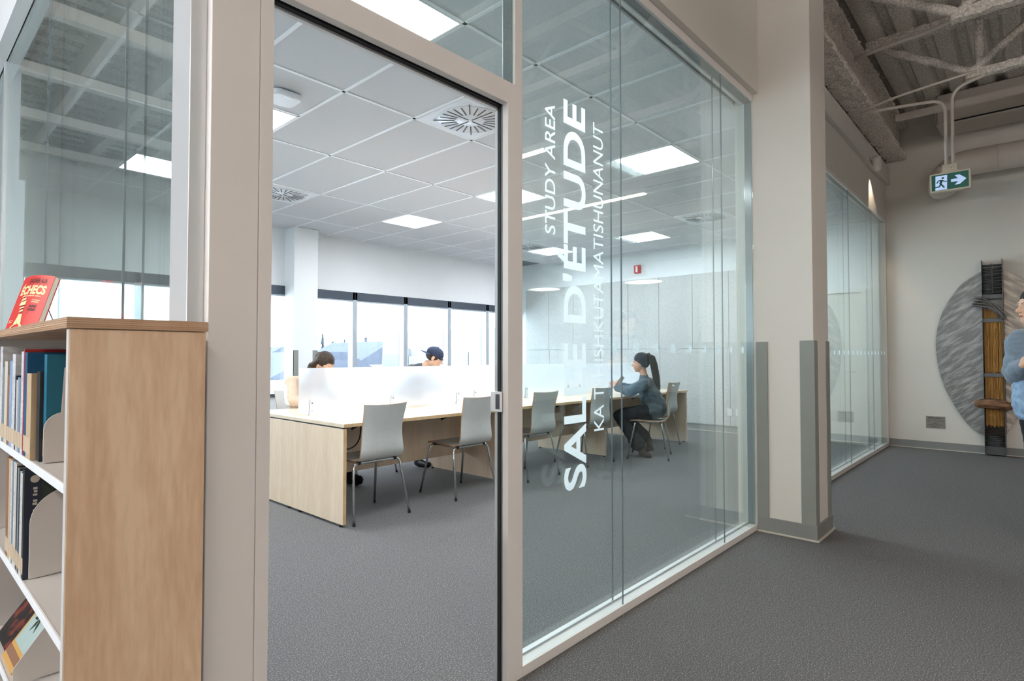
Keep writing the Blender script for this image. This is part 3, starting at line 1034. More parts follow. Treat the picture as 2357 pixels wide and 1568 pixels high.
for (x, y_, lab) in ((8.4, -1.72, 'round pendant disc mirrored on the felt panels'), (8.15, -3.6, 'round pendant disc mirrored beside the large lettering')):
    t = thing('round_pendant', lab, 'pendant light', (x, y_, 2.42), group='round pendants of the hall')
    part(MB().lathe([(0.0, 0.0), (0.25, 0.0), (0.25, 0.012), (0.0, 0.012)], (x, y_, 2.42), 36), 'diffuser', 'disc_glow', t)
    part(MB().lathe([(0.25, 0.002), (0.28, 0.0), (0.29, 0.05), (0.0, 0.07)], (x, y_, 2.42), 36), 'rim', 'frame_white', t, smooth=True)
    part(MB().tube([(x, y_, 2.48), (x, y_, 4.44)], 0.003, 6), 'cable', 'chrome', t)

# ------------------------------------------------------------------ study desks (three double benches in a row) and frosted screens
DX = [2.25, 4.10, 5.94, 7.72]
Y0, YM, Y1 = 3.657, 4.385, 5.113
DZ = 0.736
DESK_L = ['light maple double study desk with full end panel nearest the doorway', 'light maple double study desk in the middle of the row', 'light maple double study desk at the far end of the row']
for k in range(3):
    a, b = DX[k], DX[k + 1]
    t = thing('study_desk', DESK_L[k], 'desk', ((a + b) / 2, YM, 0), group='joined study desks')
    for y0, y1, yf in ((Y0, YM - 0.002, Y0), (YM + 0.002, Y1, Y1)):
        tt = part(MB().box(a + 0.001, b - 0.001, y0, y1, DZ - 0.028, DZ), 'tabletop', 'maple_top', t, bevel=0.003)
        e = (y0 - 0.0012, y0 + 0.001) if yf == Y0 else (y1 - 0.001, y1 + 0.0012)
        part(MB().box(a + 0.003, b - 0.003, e[0], e[1], DZ - 0.026, DZ - 0.003), 'edge_band', 'maple_edge', tt)
    if k == 0:
        ep = part(MB().box(a + 0.002, a + 0.030, Y0 + 0.006, Y1 - 0.006, 0.018, 0.698), 'end_panel', 'maple', t, bevel=0.002)
        part(MB().box(a + 0.004, a + 0.0285, Y0 + 0.0045, Y0 + 0.0062, 0.02, 0.696), 'edge_band', 'maple_edge', ep)
        part(MB().box(a + 0.006, a + 0.026, Y0 + 0.02, Y1 - 0.02, 0.698, 0.708), 'shadow_gap', 'black_plastic', t)
        for y_ in (Y0 + 0.05, YM - 0.09, YM + 0.09):
            part(MB().lathe([(0.014, 0), (0.014, 0.02)], (a + 0.016, y_, 0), 12), 'foot', 'black_plastic', t)
    if k == 2:
        part(MB().box(b - 0.030, b - 0.002, Y0 + 0.006, Y1 - 0.006, 0.018, 0.698), 'end_panel', 'maple', t, bevel=0.002)
        for y_ in (Y0 + 0.05, Y1 - 0.05):
            part(MB().lathe([(0.014, 0), (0.014, 0.02)], (b - 0.016, y_, 0), 12), 'foot', 'black_plastic', t)
    else:
        part(MB().box(b - 0.016, b + 0.012, 3.86, 4.91, 0.018, 0.700), 'support_panel', 'maple', t, bevel=0.002)
        for y_ in (3.89, 4.88):
            part(MB().lathe([(0.014, 0), (0.014, 0.02)], (b, y_, 0), 12), 'foot', 'black_plastic', t)
    part(MB().box(a + (0.031 if k == 0 else 0.013), b - (0.031 if k == 2 else 0.017), YM - 0.045, YM - 0.027, 0.235, 0.640), 'modesty_panel', 'maple', t, bevel=0.001)
    tray = part(MB().box(a + 0.05, b - 0.05, YM + 0.02, YM + 0.12, 0.628, 0.634), 'cable_tray', 'steel_tray', t)
    part(MB().box(a + 0.05, b - 0.05, YM + 0.116, YM + 0.12, 0.634, 0.705), 'tray_wall', 'steel_tray', tray)
    for q in range(0, 40 if k == 0 else 0):
        xx = a + 0.07 + q * 0.043
        part(MB().box(xx, xx + 0.026, YM + 0.1145, YM + 0.1162, 0.655, 0.682), 'tray_slot', 'slot_dark', tray)
    # bracket struts under the front edge
    for xx in (a + 0.5, b - 0.35):
        part(MB().tube([(xx, YM - 0.05, 0.60), (xx, YM - 0.30, 0.705)], 0.011, 8), 'strut', 'black_plastic', t)
        part(MB().box(xx - 0.02, xx + 0.02, YM - 0.36, YM - 0.26, 0.696, 0.708), 'strut_plate', 'black_plastic', t)
    if k == 0:
        part(MB().tube(bend([(2.775, YM - 0.14, 0.705), (2.775, YM - 0.145, 0.60), (2.755, YM - 0.15, 0.50), (2.68, YM - 0.155, 0.448), (2.58, YM - 0.16, 0.455)], 0.05), 0.0055, 8), 'power_cable', 'black_plastic', t, smooth=True)

SCR_L = ['frosted white desk screen in front of the two people by the window', 'frosted white desk screen split by the right door jamb', 'frosted white desk screen nearest the seated woman with ponytail']
BRK = [[2.40, 3.20, 4.01], [4.255, 5.08, 5.885], [6.13, 6.85, 7.58]]
SX = [2.285, 4.118, 5.985, 7.69]
for k in range(3):
    a, b = SX[k] + 0.004, SX[k + 1] - 0.004
    t = thing('desk_screen', SCR_L[k], 'desk screen', ((a + b) / 2, YM, DZ), group='frosted screens along the desks')
    part(MB().box(a, b, YM - 0.005, YM + 0.005, DZ + 0.014, 1.122), 'screen_panel', 'frosted', t, bevel=0.0015)
    for x in BRK[k]:
        for s in (-1, 1):
            ya, yb = (YM - 0.012, YM - 0.0055) if s < 0 else (YM + 0.0055, YM + 0.012)
            bk = part(MB().prism([(x - 0.022, DZ), (x + 0.022, DZ), (x + 0.015, DZ + 0.118), (x + 0.010, DZ + 0.125), (x - 0.010, DZ + 0.125), (x - 0.015, DZ + 0.118)], 'y', ya, yb), 'bracket', 'device_white', t, bevel=0.001)
            fy = (YM - 0.050, YM - 0.012) if s < 0 else (YM + 0.012, YM + 0.050)
            part(MB().box(x - 0.022, x + 0.022, fy[0], fy[1], DZ, DZ + 0.006), 'bracket_foot', 'device_white', bk)
            if s < 0:
                for zz in (0.10, 0.035):
                    part(MB().tube([(x, YM - 0.0145, DZ + zz), (x, YM - 0.012, DZ + zz)], 0.006, 10), 'bolt', 'chrome', bk)

# ------------------------------------------------------------------ chairs
def chair_shell():
    """moulded shell: seat and back in one sheet, local coordinates, sitter faces +y"""
    # centre line (y,z)
    path = [(0.215, 0.438), (0.19, 0.452), (0.10, 0.452), (0.0, 0.446), (-0.10, 0.440), (-0.17, 0.446), (-0.212, 0.468), (-0.230, 0.505), (-0.236, 0.56), (-0.242, 0.63), (-0.256, 0.70), (-0.276, 0.78), (-0.298, 0.862)]
    P = [Vector((0, a, b)) for a, b in path]
    # resample
    pts = []
    for i in range(len(P) - 1):
        for q in range(3):
            pts.append(P[i].lerp(P[i + 1], q / 3))
    pts.append(P[-1])
    sm = pts[:]
    for _ in range(2):
        sm = [sm[0]] + [(sm[i - 1] + sm[i] * 2 + sm[i + 1]) / 4 for i in range(1, len(sm) - 1)] + [sm[-1]]
    n = len(sm)
    NU = 11
    th = 0.011
    top, bot = [], []
    for i, p in enumerate(sm):
        tg = (sm[min(n - 1, i + 1)] - sm[max(0, i - 1)]).normalized()
        nr = Vector((0, -tg.z, tg.y))  # towards the sitter for the back, up for the seat
        if nr.z < -0.2 and p.z < 0.5:
            nr = -nr
        if p.z > 0.5 and nr.y < 0:
            nr = -nr
        f = i / (n - 1)
        hw = 0.192 if p.z < 0.52 else 0.190 - 0.012 * math.sin((p.z - 0.52) / 0.35 * math.pi) + 0.0
        if i < 3:
            hw = (0.170, 0.182, 0.189)[i]
        curve = 0.0 if p.z < 0.48 else min(1, (p.z - 0.48) / 0.2) * 0.030
        for k in range(NU):
            u = -1 + 2 * k / (NU - 1)
            q = Vector((u * hw, p.y + curve * u * u, p.z + (0.006 * u * u if i > n - 3 else 0)))
            top.append(q + nr * th / 2)
            bot.append(q - nr * th / 2)
    return top, bot, n, NU


top, bot, n_, NU = chair_shell()


def shell_meshes():
    sh = MB()
    fs = [(i * NU + k, i * NU + k + 1, (i + 1) * NU + k + 1, (i + 1) * NU + k) for i in range(n_ - 1) for k in range(NU - 1)]
    N = n_ * NU
    sh.add(top + bot, fs + [tuple(N + q for q in f)[::-1] for f in fs])
    ed = MB()
    bd = [k for k in range(NU)] + [i * NU + NU - 1 for i in range(1, n_)] + [(n_ - 1) * NU + k for k in range(NU - 2, -1, -1)] + [i * NU for i in range(n_ - 2, 0, -1)]
    for a, b in zip(bd, bd[1:] + bd[:1]):
        ed.add([top[a], top[b], bot[b], bot[a]], [(0, 1, 2, 3)])
    return sh, ed


def u_leg(yf, ytop, splay):
    w0, w1 = 0.247, 0.205
    return bend([(-w0, yf, 0.008), (-w1, ytop, 0.428), (w1, ytop, 0.428), (w0, yf, 0.008)], 0.045, 7)


def make_chair(loc, rz, label):
    t = thing('study_chair', label, 'chair', loc, rz, group='moulded study chairs')
    sh, ed = shell_meshes()
    s = part(sh, 'seat_shell', 'chair_shell', t, local=True, smooth=True)
    part(ed, 'plywood_edge', 'chair_edge', s, local=True)
    part(MB().tube(u_leg(-0.235, -0.155, 1), 0.0098, 10), 'rear_leg_frame', 'chrome', t, local=True, smooth=True)
    part(MB().tube(u_leg(0.235, 0.150, 1), 0.0098, 10), 'front_leg_frame', 'chrome', t, local=True, smooth=True)
    for sx in (-0.16, 0.16):
        part(MB().tube([(sx, -0.155, 0.428), (sx, 0.150, 0.428)], 0.007, 8), 'seat_rail', 'chrome', t, local=True, smooth=True)
        for yy in (-0.155, 0.15):
            part(MB().box(sx - 0.014, sx + 0.014, yy - 0.011, yy + 0.011, 0.418, 0.443), 'mount', 'black_plastic', t, local=True, bevel=0.003)
    for sx in (-0.247, 0.247):
        for yy in (-0.235, 0.235):
            part(MB().lathe([(0.0115, 0.0), (0.0115, 0.02)], (sx, yy, 0), 10), 'foot_cap', 'black_plastic', t, local=True)
    return t


ch0 = make_chair((2.575, 3.872, 0), math.radians(0), 'white moulded chair with chrome legs nearest the desk end panel')
for x, y_, rz, lab in ((3.555, 3.872, 0, 'white moulded chair beside the right door jamb'),
                       (4.49, 3.875, 0, 'white moulded chair behind the glass just right of the doorway'),
                       (5.51, 3.875, -2, 'white moulded chair partly behind the small frosted letters KA'),
                       (6.335, 3.49, 23.6, 'white moulded chair the dark-haired woman sits on'),
                       (7.19, 3.862, 4, 'empty white moulded chair right behind the seated woman'),
                       (2.92, 5.47, 180, 'white moulded chair of the long-haired student behind the screen'),
                       (4.22, 5.50, 178, 'white moulded chair of the student wearing a cap'),
                       (3.45, 5.22, 182, 'empty chair whose legs show under the first desk')):
    c = copy_tree(ch0)
    c.location = (x, y_, 0)
    c.rotation_euler = (0, 0, math.radians(rz))
    c['label'] = lab

# ------------------------------------------------------------------ bookshelf in the foreground
BX0, BX1 = 0.243, 0.481
t = thing('bookshelf', 'birch plywood library bookshelf with white metal shelves in the foreground', 'bookshelf', (0.36, 2.2, 0))
part(MB().box(BX0, BX1, 1.330, 1.352, 0.02, 1.275), 'end_panel', 'birch', t, bevel=0.001)
part(MB().box(BX0 - 0.0012, BX0, 1.331, 1.351, 0.02, 1.274), 'lit_panel_edge', 'shelf_metal', t)  # near-white strip puts window light on the panel's front edge into colour
part(MB().box(BX0 - 0.006, BX1 + 0.003, 1.325, 3.16, 1.276, 1.297), 'top_board', 'ply_edge', t, bevel=0.001)
for zz in (1.2795, 1.2835, 1.2875, 1.2915):
    part(MB().box(BX0 - 0.0064, BX1 + 0.0034, 1.3246, 3.15, zz, zz + 0.0011), 'ply_layer', 'chair_edge', t)
for y_ in (2.40, 3.12):
    part(MB().box(BX0, BX1, y_, y_ + 0.02, 0.02, 1.275), 'upright', 'shelf_metal', t)
part(MB().box(BX1 - 0.006, BX1, 1.352, 3.12, 0.05, 1.275), 'back_panel', 'shelf_back', t)
for ya, yb in ((1.353, 2.399), (2.421, 3.119)):
    for zt_ in (0.981, 0.686, 0.385, 0.09):
        sh_ = part(MB().box(BX0 + 0.004, BX1 - 0.007, ya, yb, zt_ - 0.012, zt_), 'shelf', 'shelf_metal', t, bevel=0.002)
        part(MB().box(BX0 + 0.001, BX0 + 0.006, ya, yb, zt_ - 0.018, zt_ + 0.001), 'shelf_lip', 'rail', sh_, bevel=0.001)
part(MB().box(0.462, 0.474, 1.353, 2.399, 1.235, 1.272), 'back_rail', 'shelf_back', t)

mat('book_teal', S(24, 112, 140), 0.4)
mat('book_black', S(34, 38, 40), 0.5, var=0.2, scale=25)
mat('book_beige', S(196, 172, 138), 0.6)
mat('book_blue', S(14, 84, 128), 0.4)
mat('book_red', S(176, 36, 38), 0.5)
mat('book_white', S(214, 216, 220), 0.45, var=0.15, scale=30, stretch=(1, 1, 3))
mat('book_grey', S(128, 138, 142), 0.5, var=0.1)
mat('book_sky', S(142, 172, 206), 0.45, var=0.12, scale=30)
mat('book_brown', S(142, 100, 74), 0.6)
mat('book_navy', S(28, 40, 60), 0.4)
mat('book_ivory', S(206, 198, 186), 0.6)
mat('book_forest', S(46, 58, 50), 0.5, scale=30, col2=S(20, 28, 26), ramp=(0.4, 0.6))
mat('tape', S(206, 184, 156), 0.6)
mat('cover_marbled', S(120, 44, 30), 0.45, scale=18, col2=S(20, 14, 14), detail=6, ramp=(0.48, 0.58))
mat('cover_sky', S(170, 190, 186), 0.45, var=0.08)
mat('cover_gold', S(206, 158, 84), 0.45)
mat('palm_green', S(40, 62, 38), 0.5, var=0.2)


def book(label, xf, y0, th, z0, h, m, depth=0.19, tape=True, group='books on the shelf', rx=0.0, pages='paper'):
    """upright book, spine towards -X"""
    t = thing('book', label, 'book', (xf + depth / 2, y0 + th / 2, z0), group=group)
    c = MB()
    bt = min(0.0022, th * 0.2)
    a, b = -th / 2, th / 2
    x0, x1 = -depth / 2, depth / 2
    c.prism([(x0, a), (x1, a), (x1, a + bt), (x0 + 0.003, a + bt), (x0 + 0.003, b - bt), (x1, b - bt), (x1, b), (x0, b)], 'z', 0, h)
    part(c, 'cover', m, t, local=True)
    part(MB().box(x0 + 0.0032, x1 - 0.004, a + bt, b - bt, 0.003, h - 0.004), 'page_block', pages, t, local=True)
    if tape:
        part(MB().box(x0 - 0.0004, x0, a + 0.0005, b - 0.0005, 0.012, 0.05), 'spine_label', 'tape', t, local=True)
    t.rotation_euler = (rx, 0, 0)
    return t


def bookend(label, poly, y_, z0):
    t = thing('bookend', label, 'bookend', (0.36, y_, z0), group='metal bookends')
    part(MB().prism(poly, 'y', y_, y_ + 0.0022), 'plate', 'bookend', t, bevel=0.0008)
    part(MB().box(0.30, 0.44, y_, y_ + 0.0045, z0 + 0.0002, z0 + 0.0018), 'foot_plate', 'bookend', t)


def arc(cx, cz, r, a0, a1, n=10):
    return [(cx + r * math.cos(math.radians(a0 + (a1 - a0) * k / n)), cz + r * math.sin(math.radians(a0 + (a1 - a0) * k / n))) for k in range(n + 1)]


Z1, Z2, Z3 = 0.9825, 0.6875, 0.3865
bookend('stepped grey metal bookend against the teal book', [(0.258, Z1), (0.258, Z1 + 0.075)] + arc(0.296, Z1 + 0.075, 0.038, 180, 100, 6) + [(0.294, Z1 + 0.215), (0.46, Z1 + 0.215), (0.46, Z1)], 1.655, Z1)
SH1 = [('teal hardcover standing right behind the stepped bookend', 1.660, .030, .263, .245, 'book_teal', True),
       ('black book squeezed between teal and beige books', 1.692, .036, .256, .205, 'book_black', False),
       ('thick beige book, the shortest before the tall blue one', 1.730, .058, .246, .200, 'book_beige', True),
       ('large tall blue hardcover behind the beige book', 1.790, .036, .2465, .250, 'book_blue', True),
       ('thin red book peeking above the large blue hardcover', 1.828, .012, .2465, .258, 'book_red', False),
       ('white tall book next to the thin red one', 1.842, .032, .2465, .252, 'book_white', True),
       ('slim grey book in the upper row after the white tall book', 1.877, .020, .2465, .185, 'book_grey', True),
       ('slim sky blue paperback beside the slim grey book', 1.899, .020, .2465, .187, 'book_sky', True),
       ('slim ivory paperback with taped spine in the upper row', 1.921, .022, .2465, .180, 'book_ivory', True),
       ('navy paperback left of the slim ivory one', 1.945, .016, .2465, .190, 'book_navy', True),
       ('tall white book beside the slim navy paperback', 1.963, .048, .2465, .246, 'book_white', True),
       ('light blue book left of the tall white one', 2.013, .042, .2465, .228, 'book_sky', True),
       ('brown book near the end of the upper row', 2.057, .034, .2465, .19, 'book_brown', True),
       ('ivory book third from the left end of the upper row', 2.093, .05, .2465, .226, 'book_ivory', True),
       ('grey book second from the left end of the upper row', 2.146, .038, .2465, .21, 'book_grey', True),
       ('tallest white book closing the left end of the upper row', 2.187, .044, .2465, .268, 'book_white', True)]
for lab, y0, th, xf, h, m_, tp in SH1:
    book(lab, xf, y0, th, Z1, h, m_, tape=tp, group='books on the upper shelf')
bookend('round-shouldered grey metal bookend on the middle shelf', [(0.258, Z2), (0.258, Z2 + 0.13)] + arc(0.338, Z2 + 0.13, 0.08, 180, 95, 10) + [(0.46, Z2 + 0.215), (0.46, Z2)], 1.800, Z2)
SH2 = [('large dark green documentary book leaning on the round-shouldered bookend', 1.806, .020, .2475, .262, 'book_forest'),
       ('first thin pale grey volume after the dark green book', 1.828, .016, .2475, .250, 'book_ivory'),
       ('thin white volume second after the dark green book', 1.846, .016, .2475, .252, 'book_white'),
       ('thin navy volume third after the dark green book', 1.864, .014, .2475, .255, 'book_navy'),
       ('thin grey volume fourth after the dark green book', 1.880, .018, .2475, .256, 'book_grey'),
       ('thin black volume fifth after the dark green book', 1.900, .014, .2475, .258, 'book_black'),
       ('thin ivory volume sixth after the dark green book', 1.916, .020, .2475, .262, 'book_ivory'),
       ('thin white volume seventh after the dark green book', 1.938, .020, .2475, .264, 'book_white'),
       ('thin grey volume eighth after the dark green book', 1.960, .022, .2475, .264, 'book_grey'),
       ('thin white volume ninth after the dark green book', 1.984, .024, .2475, .262, 'book_white'),
       ('beige volume tenth after the dark green book', 2.010, .030, .2475, .262, 'book_beige'),
       ('brown volume at the far end of the middle shelf row', 2.042, .036, .2475, .262, 'book_brown')]
for lab, y0, th, xf, h, m_ in SH2:
    o = book(lab, xf, y0, th, Z2, h, m_, group='books on the middle shelf')
    if m_ == 'book_forest':
        c = MB().box(-0.095, -0.062, -0.0104, -0.010, 0.0, 0.262)
        part(c, 'cover_band', 'book_navy', o, local=True)
        tx = MB()
        print_row(tx, 0.12, 0.009, (-0.070, -0.0106, 0.10), (0, 0, 1), (-1, 0, 0), 16)
        part(tx, 'cover_title', 'book_ivory', o, local=True)
        part(MB().prism(arc(-0.075, 0.238, 0.009, 0, 360, 16), 'y', -0.0112, -0.0104), 'cover_emblem', 'book_ivory', o, local=True)

# face-out books leaning on the lower shelf
def cover_book(label, loc, w, h, th, rot, m, deco=None):
    t = thing('book', label, 'book', loc, group='books on the lower shelf')
    t.rotation_euler = rot
    part(MB().box(-w / 2, w / 2, 0, th, 0, h), 'cover', m, t, local=True, bevel=0.001)
    part(MB().box(-w / 2 + 0.003, w / 2 + 0.0005, 0.002, th - 0.002, 0.003, h + 0.0005), 'page_block', 'paper', t, local=True)
    if deco:
        deco(t, w, h)
    return t


def palm(t, w, h):
    part(MB().box(-w / 2 + 0.012, w / 2 - 0.012, -0.0006, 0, 0.045, h - 0.012), 'cover_picture', 'cover_sky', t, local=True)
    part(MB().box(-w / 2 + 0.004, w / 2 - 0.012, -0.0007, 0, 0.014, 0.034), 'cover_band', 'book_brown', t, local=True)
    lf = MB()
    for a in (20, 60, 110, 150, 200, 250, 300):
        ca, sa = math.cos(math.radians(a)), math.sin(math.radians(a))
        L = 0.045
        n_ = (-sa * 0.007, ca * 0.007)
        lf.prism([(0, h * 0.62), (ca * L * 0.5 + n_[0], h * 0.62 + sa * L * 0.5 + n_[1]), (ca * L, h * 0.62 + sa * L), (ca * L * 0.5 - n_[0], h * 0.62 + sa * L * 0.5 - n_[1])], 'y', -0.0012, -0.0006)
    part(lf, 'palm_print', 'palm_green', t, local=True)


cover_book('book with gold border and palm tree cover leaning on the lower shelf', (0.254, 2.075, Z3 + 0.004), 0.150, 0.205, 0.018, (math.radians(-37), 0, math.radians(-90)), 'cover_gold', palm)
cover_book('book with dark red marbled cover leaning beside the palm tree book', (0.262, 2.240, Z3 + 0.004), 0.160, 0.240, 0.018, (math.radians(-37), 0, math.radians(-90)), 'cover_marbled')
bookend('plain grey bookend standing askew on the lower shelf', [(0.250, Z3), (0.250, Z3 + 0.045), (0.36, Z3 + 0.195), (0.46, Z3 + 0.195), (0.46, Z3)], 1.93, Z3)

# red chess book on a wire easel on top of the shelf
mat('chess_red', S(206, 58, 54), 0.4, var=0.04)
mat('print_cream', S(240, 214, 160), 0.5)
mat('print_dark', S(92, 30, 30), 0.5)
mat('print_black', S(30, 26, 26), 0.5)
wd = Vector((-0.431, 0.902, 0)).normalized()
nn = Vector((0.902, 0.431, 0)).normalized()
ax = (nn * 0.068 + Vector((0, 0, 0.208))).normalized()
BR = Vector((0.369, 2.571, 1.2995))
nrm = wd.cross(ax).normalized()
if nrm.dot(nn) > 0:
    nrm = -nrm
t = thing('chess_book', 'red paperback on chess standing tilted on top of the bookshelf', 'book', tuple(BR))
W_, H_, T_ = 0.150, 0.219, 0.020


def cov(u, v, d=0.0):  # u from left to right of the cover, v upwards, d out of the cover; the cover bows slightly
    bow = 0.010 * math.sin(math.pi * u)
    return BR + wd * (W_ * (1 - u)) + ax * (H_ * v + bow * (v > 0.5) * 0.5) + nrm * (d + bow)


def sheet(us, d0, d1, v0, v1):
    mb = MB()
    vs, fs = [], []
    n = len(us)
    for d in (d0, d1):
        for v in (v0, v1):
            vs += [cov(u, v, d) for u in us]
    for i in range(n - 1):
        fs += [(i, i + 1, n + i + 1, n + i), (2 * n + i, 3 * n + i, 3 * n + i + 1, 2 * n + i + 1), (i, 2 * n + i, 2 * n + i + 1, i + 1), (n + i, n + i + 1, 3 * n + i + 1, 3 * n + i)]
    fs += [(0, n, 3 * n, 2 * n), (n - 1, 3 * n - 1, 4 * n - 1, 2 * n - 1)]
    return mb.add(vs, fs)


us = [k / 12 for k in range(13)]
part(sheet(us, -0.0015, 0.0, 0, 1), 'front_cover', 'chess_red', t)
part(sheet(us[:-1] + [0.985], -T_ + 0.0015, -0.0015, 0.006, 0.992), 'page_block', 'paper', t)
part(sheet(us, -T_, -T_ + 0.0015, 0, 1), 'back_cover', 'chess_red', t)
part(sheet([-0.008, 0.0], -T_, 0.0, 0, 1), 'spine', 'chess_red', t)


def cov_text(body, u0, v0, w, h, m, **k):
    uv, f = text_mesh(body, w, h, **k)
    part(MB().add([cov(u0 + a, v0 + b, 0.0006) for a, b in uv], f), 'cover_lettering', m, t)


cov_text('GAGNER AUX', 0.30, 0.855, 0.56, 0.085, 'print_dark', bold=0.02)
cov_text('\u00c9CHECS', 0.10, 0.655, 0.80, 0.20, 'print_cream', bold=0.05)


def cov_row(u0, v0, w, h, n, m):
    mb = MB()
    print_row(mb, w, h, (0, 0, 0), (1, 0, 0), (0, 1, 0), n)
    part(MB().add([cov(u0 + p[0], v0 + p[1], 0.0006) for p in mb.v], mb.f), 'cover_lettering', m, t)


for u0, v0, w, h, n, m_ in ((0.32, 0.618, 0.50, 0.022, 22, 'print_cream'), (0.62, 0.545, 0.22, 0.024, 9, 'print_cream'), (0.62, 0.512, 0.20, 0.024, 8, 'print_cream'),
                            (0.60, 0.445, 0.20, 0.05, 5, 'print_dark'), (0.60, 0.385, 0.20, 0.05, 5, 'print_dark'), (0.05, 0.215, 0.16, 0.018, 10, 'print_cream'), (0.05, 0.185, 0.14, 0.018, 9, 'print_cream')):
    cov_row(u0, v0, w, h, n, m_)


def cov_poly(pts, m, d=0.0007):
    part(MB().add([cov(u, v, d) for u, v in pts], [tuple(range(len(pts)))]), 'cover_print', m, t)


cov_poly([(0.20, 0.02), (0.60, 0.02), (0.60, 0.13), (0.54, 0.16), (0.50, 0.27), (0.48, 0.33), (0.36, 0.33), (0.34, 0.26), (0.28, 0.15), (0.20, 0.11)], 'print_cream')
for v, a, b, s in ((0.36, 0.32, 0.46, 0.05), (0.42, 0.30, 0.46, 0.04), (0.475, 0.24, 0.46, 0.07), (0.54, 0.26, 0.42, 0.06), (0.60, 0.24, 0.34, 0.05)):
    cov_poly([(a, v), (b, v + 0.02), (b, v + s), (a + 0.03, v + s * 0.7)], 'print_cream')
    cov_poly([(a + 0.05, v - 0.012), (b + 0.01, v + 0.006), (b, v + 0.018), (a + 0.06, v + 0.004)], 'print_black', 0.0009)
cov_poly([(0.25, 0.105), (0.60, 0.135), (0.60, 0.142), (0.25, 0.112)], 'print_black', 0.0009)
cov_poly([(0.27, 0.145), (0.58, 0.17), (0.58, 0.177), (0.27, 0.152)], 'print_black', 0.0009)
for u, v in ((0.55, 0.41), (0.60, 0.35), (0.66, 0.42)):
    cov_poly([(u, v), (u + 0.05, v + 0.008), (u + 0.04, v + 0.014), (u, v + 0.008)], 'print_black')
t = thing('book_easel', 'thin dark wire easel propping the red chess book', 'book stand', tuple(BR + nn * 0.05))
bk = lambda u, v, d: cov(u, v, d)
for u in (0.22, 0.78):
    p0 = cov(u, 0.0, 0.02)
    p1 = cov(u, 0.55, -T_ - 0.004)
    ft = Vector((p1.x + nn.x * 0.05, p1.y + nn.y * 0.02, 1.2985))
    ft.x = min(ft.x, 0.474)
    part(MB().tube(bend([ft, p1 + Vector((0, 0, 0.012)), cov(u, 0.02, -T_ - 0.003)], 0.008), 0.0016, 6), 'easel_wire', 'black_plastic', t, smooth=True)
part(MB().tube([cov(0.22, 0.02, -T_ - 0.003), cov(0.78, 0.02, -T_ - 0.003)], 0.0016, 6), 'easel_wire', 'black_plastic', t)

# ------------------------------------------------------------------ oval metal artwork with twigs on the hall wall
mat('brushed_metal', S(176, 174, 172), 0.42, metal=0.7, scale=5, stretch=(1, 1.0, 4.5), col2=S(126, 125, 124), bump=0.30, bscale=24, detail=10, ramp=(0.44, 0.70))
mat('brushed_warm', S(196, 182, 168), 0.42, metal=0.7, scale=5, stretch=(1, 1.2, 5.0), col2=S(138, 130, 122), bump=0.35, bscale=24, detail=10, ramp=(0.42, 0.68))
for nm_, an_ in (('brushed_metal', -38), ('brushed_warm', 35)):
    mp_ = MATS[nm_].node_tree.nodes['Mapping']
    mp_.vector_type = 'TEXTURE'
    mp_.inputs['Rotation'].default_value = (math.radians(an_), 0, 0)
    mp_.inputs['Scale'].default_value = (1, 1.0, 0.20)
mat('art_steel', S(104, 104, 106), 0.45, metal=0.7, var=0.1)
mat('art_rod', S(72, 74, 76), 0.5, metal=0.4, var=0.15)
mat('straw', S(206, 156, 82), 0.7, scale=8, col2=S(140, 92, 40), stretch=(30, 30, 1))
mat('twig', S(96, 88, 82), 0.7, scale=20, col2=S(48, 42, 38))
mat('twig_light', S(150, 146, 142), 0.6)
mat('driftwood', S(156, 112, 78), 0.75, scale=14, col2=S(64, 46, 36), stretch=(1, 0.4, 2.5), bump=0.8, bscale=30)
mat('bark_dark', S(52, 40, 32), 0.85, var=0.3, scale=40)
mat('plaque_metal', S(150, 144, 138), 0.4, metal=0.5, var=0.05)
mat('engraving', S(70, 62, 56), 0.6)
AX = XH - 0.055
t = thing('wall_artwork', 'oval brushed metal wall artwork split by a channel of straw and twigs', 'artwork', (XH - 0.08, 0.385, 0.02))
YA, YR = 0.482, 0.288      # left and right rail


def spline(P_, n=4):
    out = []
    for i in range(len(P_) - 1):
        p0, p1, p2, p3 = P_[max(0, i - 1)], P_[i], P_[i + 1], P_[min(len(P_) - 1, i + 2)]
        for k in range(n):
            u = k / n
            out.append(tuple(0.5 * ((2 * b) + (c - a) * u + (2 * a - 5 * b + 4 * c - d) * u * u + (-a + 3 * b - 3 * c + d) * u ** 3) for a, b, c, d in zip(p0, p1, p2, p3)))
    return out + [P_[-1]]


pl = spline([(YA + 0.004, 2.272), (0.550, 2.235), (0.682, 2.13), (0.794, 1.965), (0.878, 1.806), (0.936, 1.61), (0.962, 1.40), (0.956, 1.205), (0.927, 1.0), (0.872, 0.795), (0.786, 0.595), (0.68, 0.404), (0.582, 0.29), (YA + 0.004, 0.228)])
part(MB().prism(pl, 'x', AX - 0.008, AX + 0.006), 'left_plate', 'brushed_metal', t, bevel=0.002)
prt = spline([(YR - 0.004, 2.275), (0.238, 2.246), (0.158, 2.185), (0.06, 2.07), (-0.06, 1.88), (-0.15, 1.62), (-0.17, 1.38), (-0.13, 1.10), (-0.04, 0.84), (0.115, 0.565), (0.208, 0.415), (YR - 0.004, 0.262)])
part(MB().prism(prt, 'x', AX - 0.008, AX + 0.006), 'right_plate', 'brushed_warm', t, bevel=0.002)
for y_, zt_ in ((YA, 2.40), (YR, 2.40)):
    part(MB().box(AX - 0.115, XH - 0.002, y_ - 0.003, y_ + 0.003, 0.012, zt_), 'rail_plate', 'art_steel', t, bevel=0.001)
gr = None
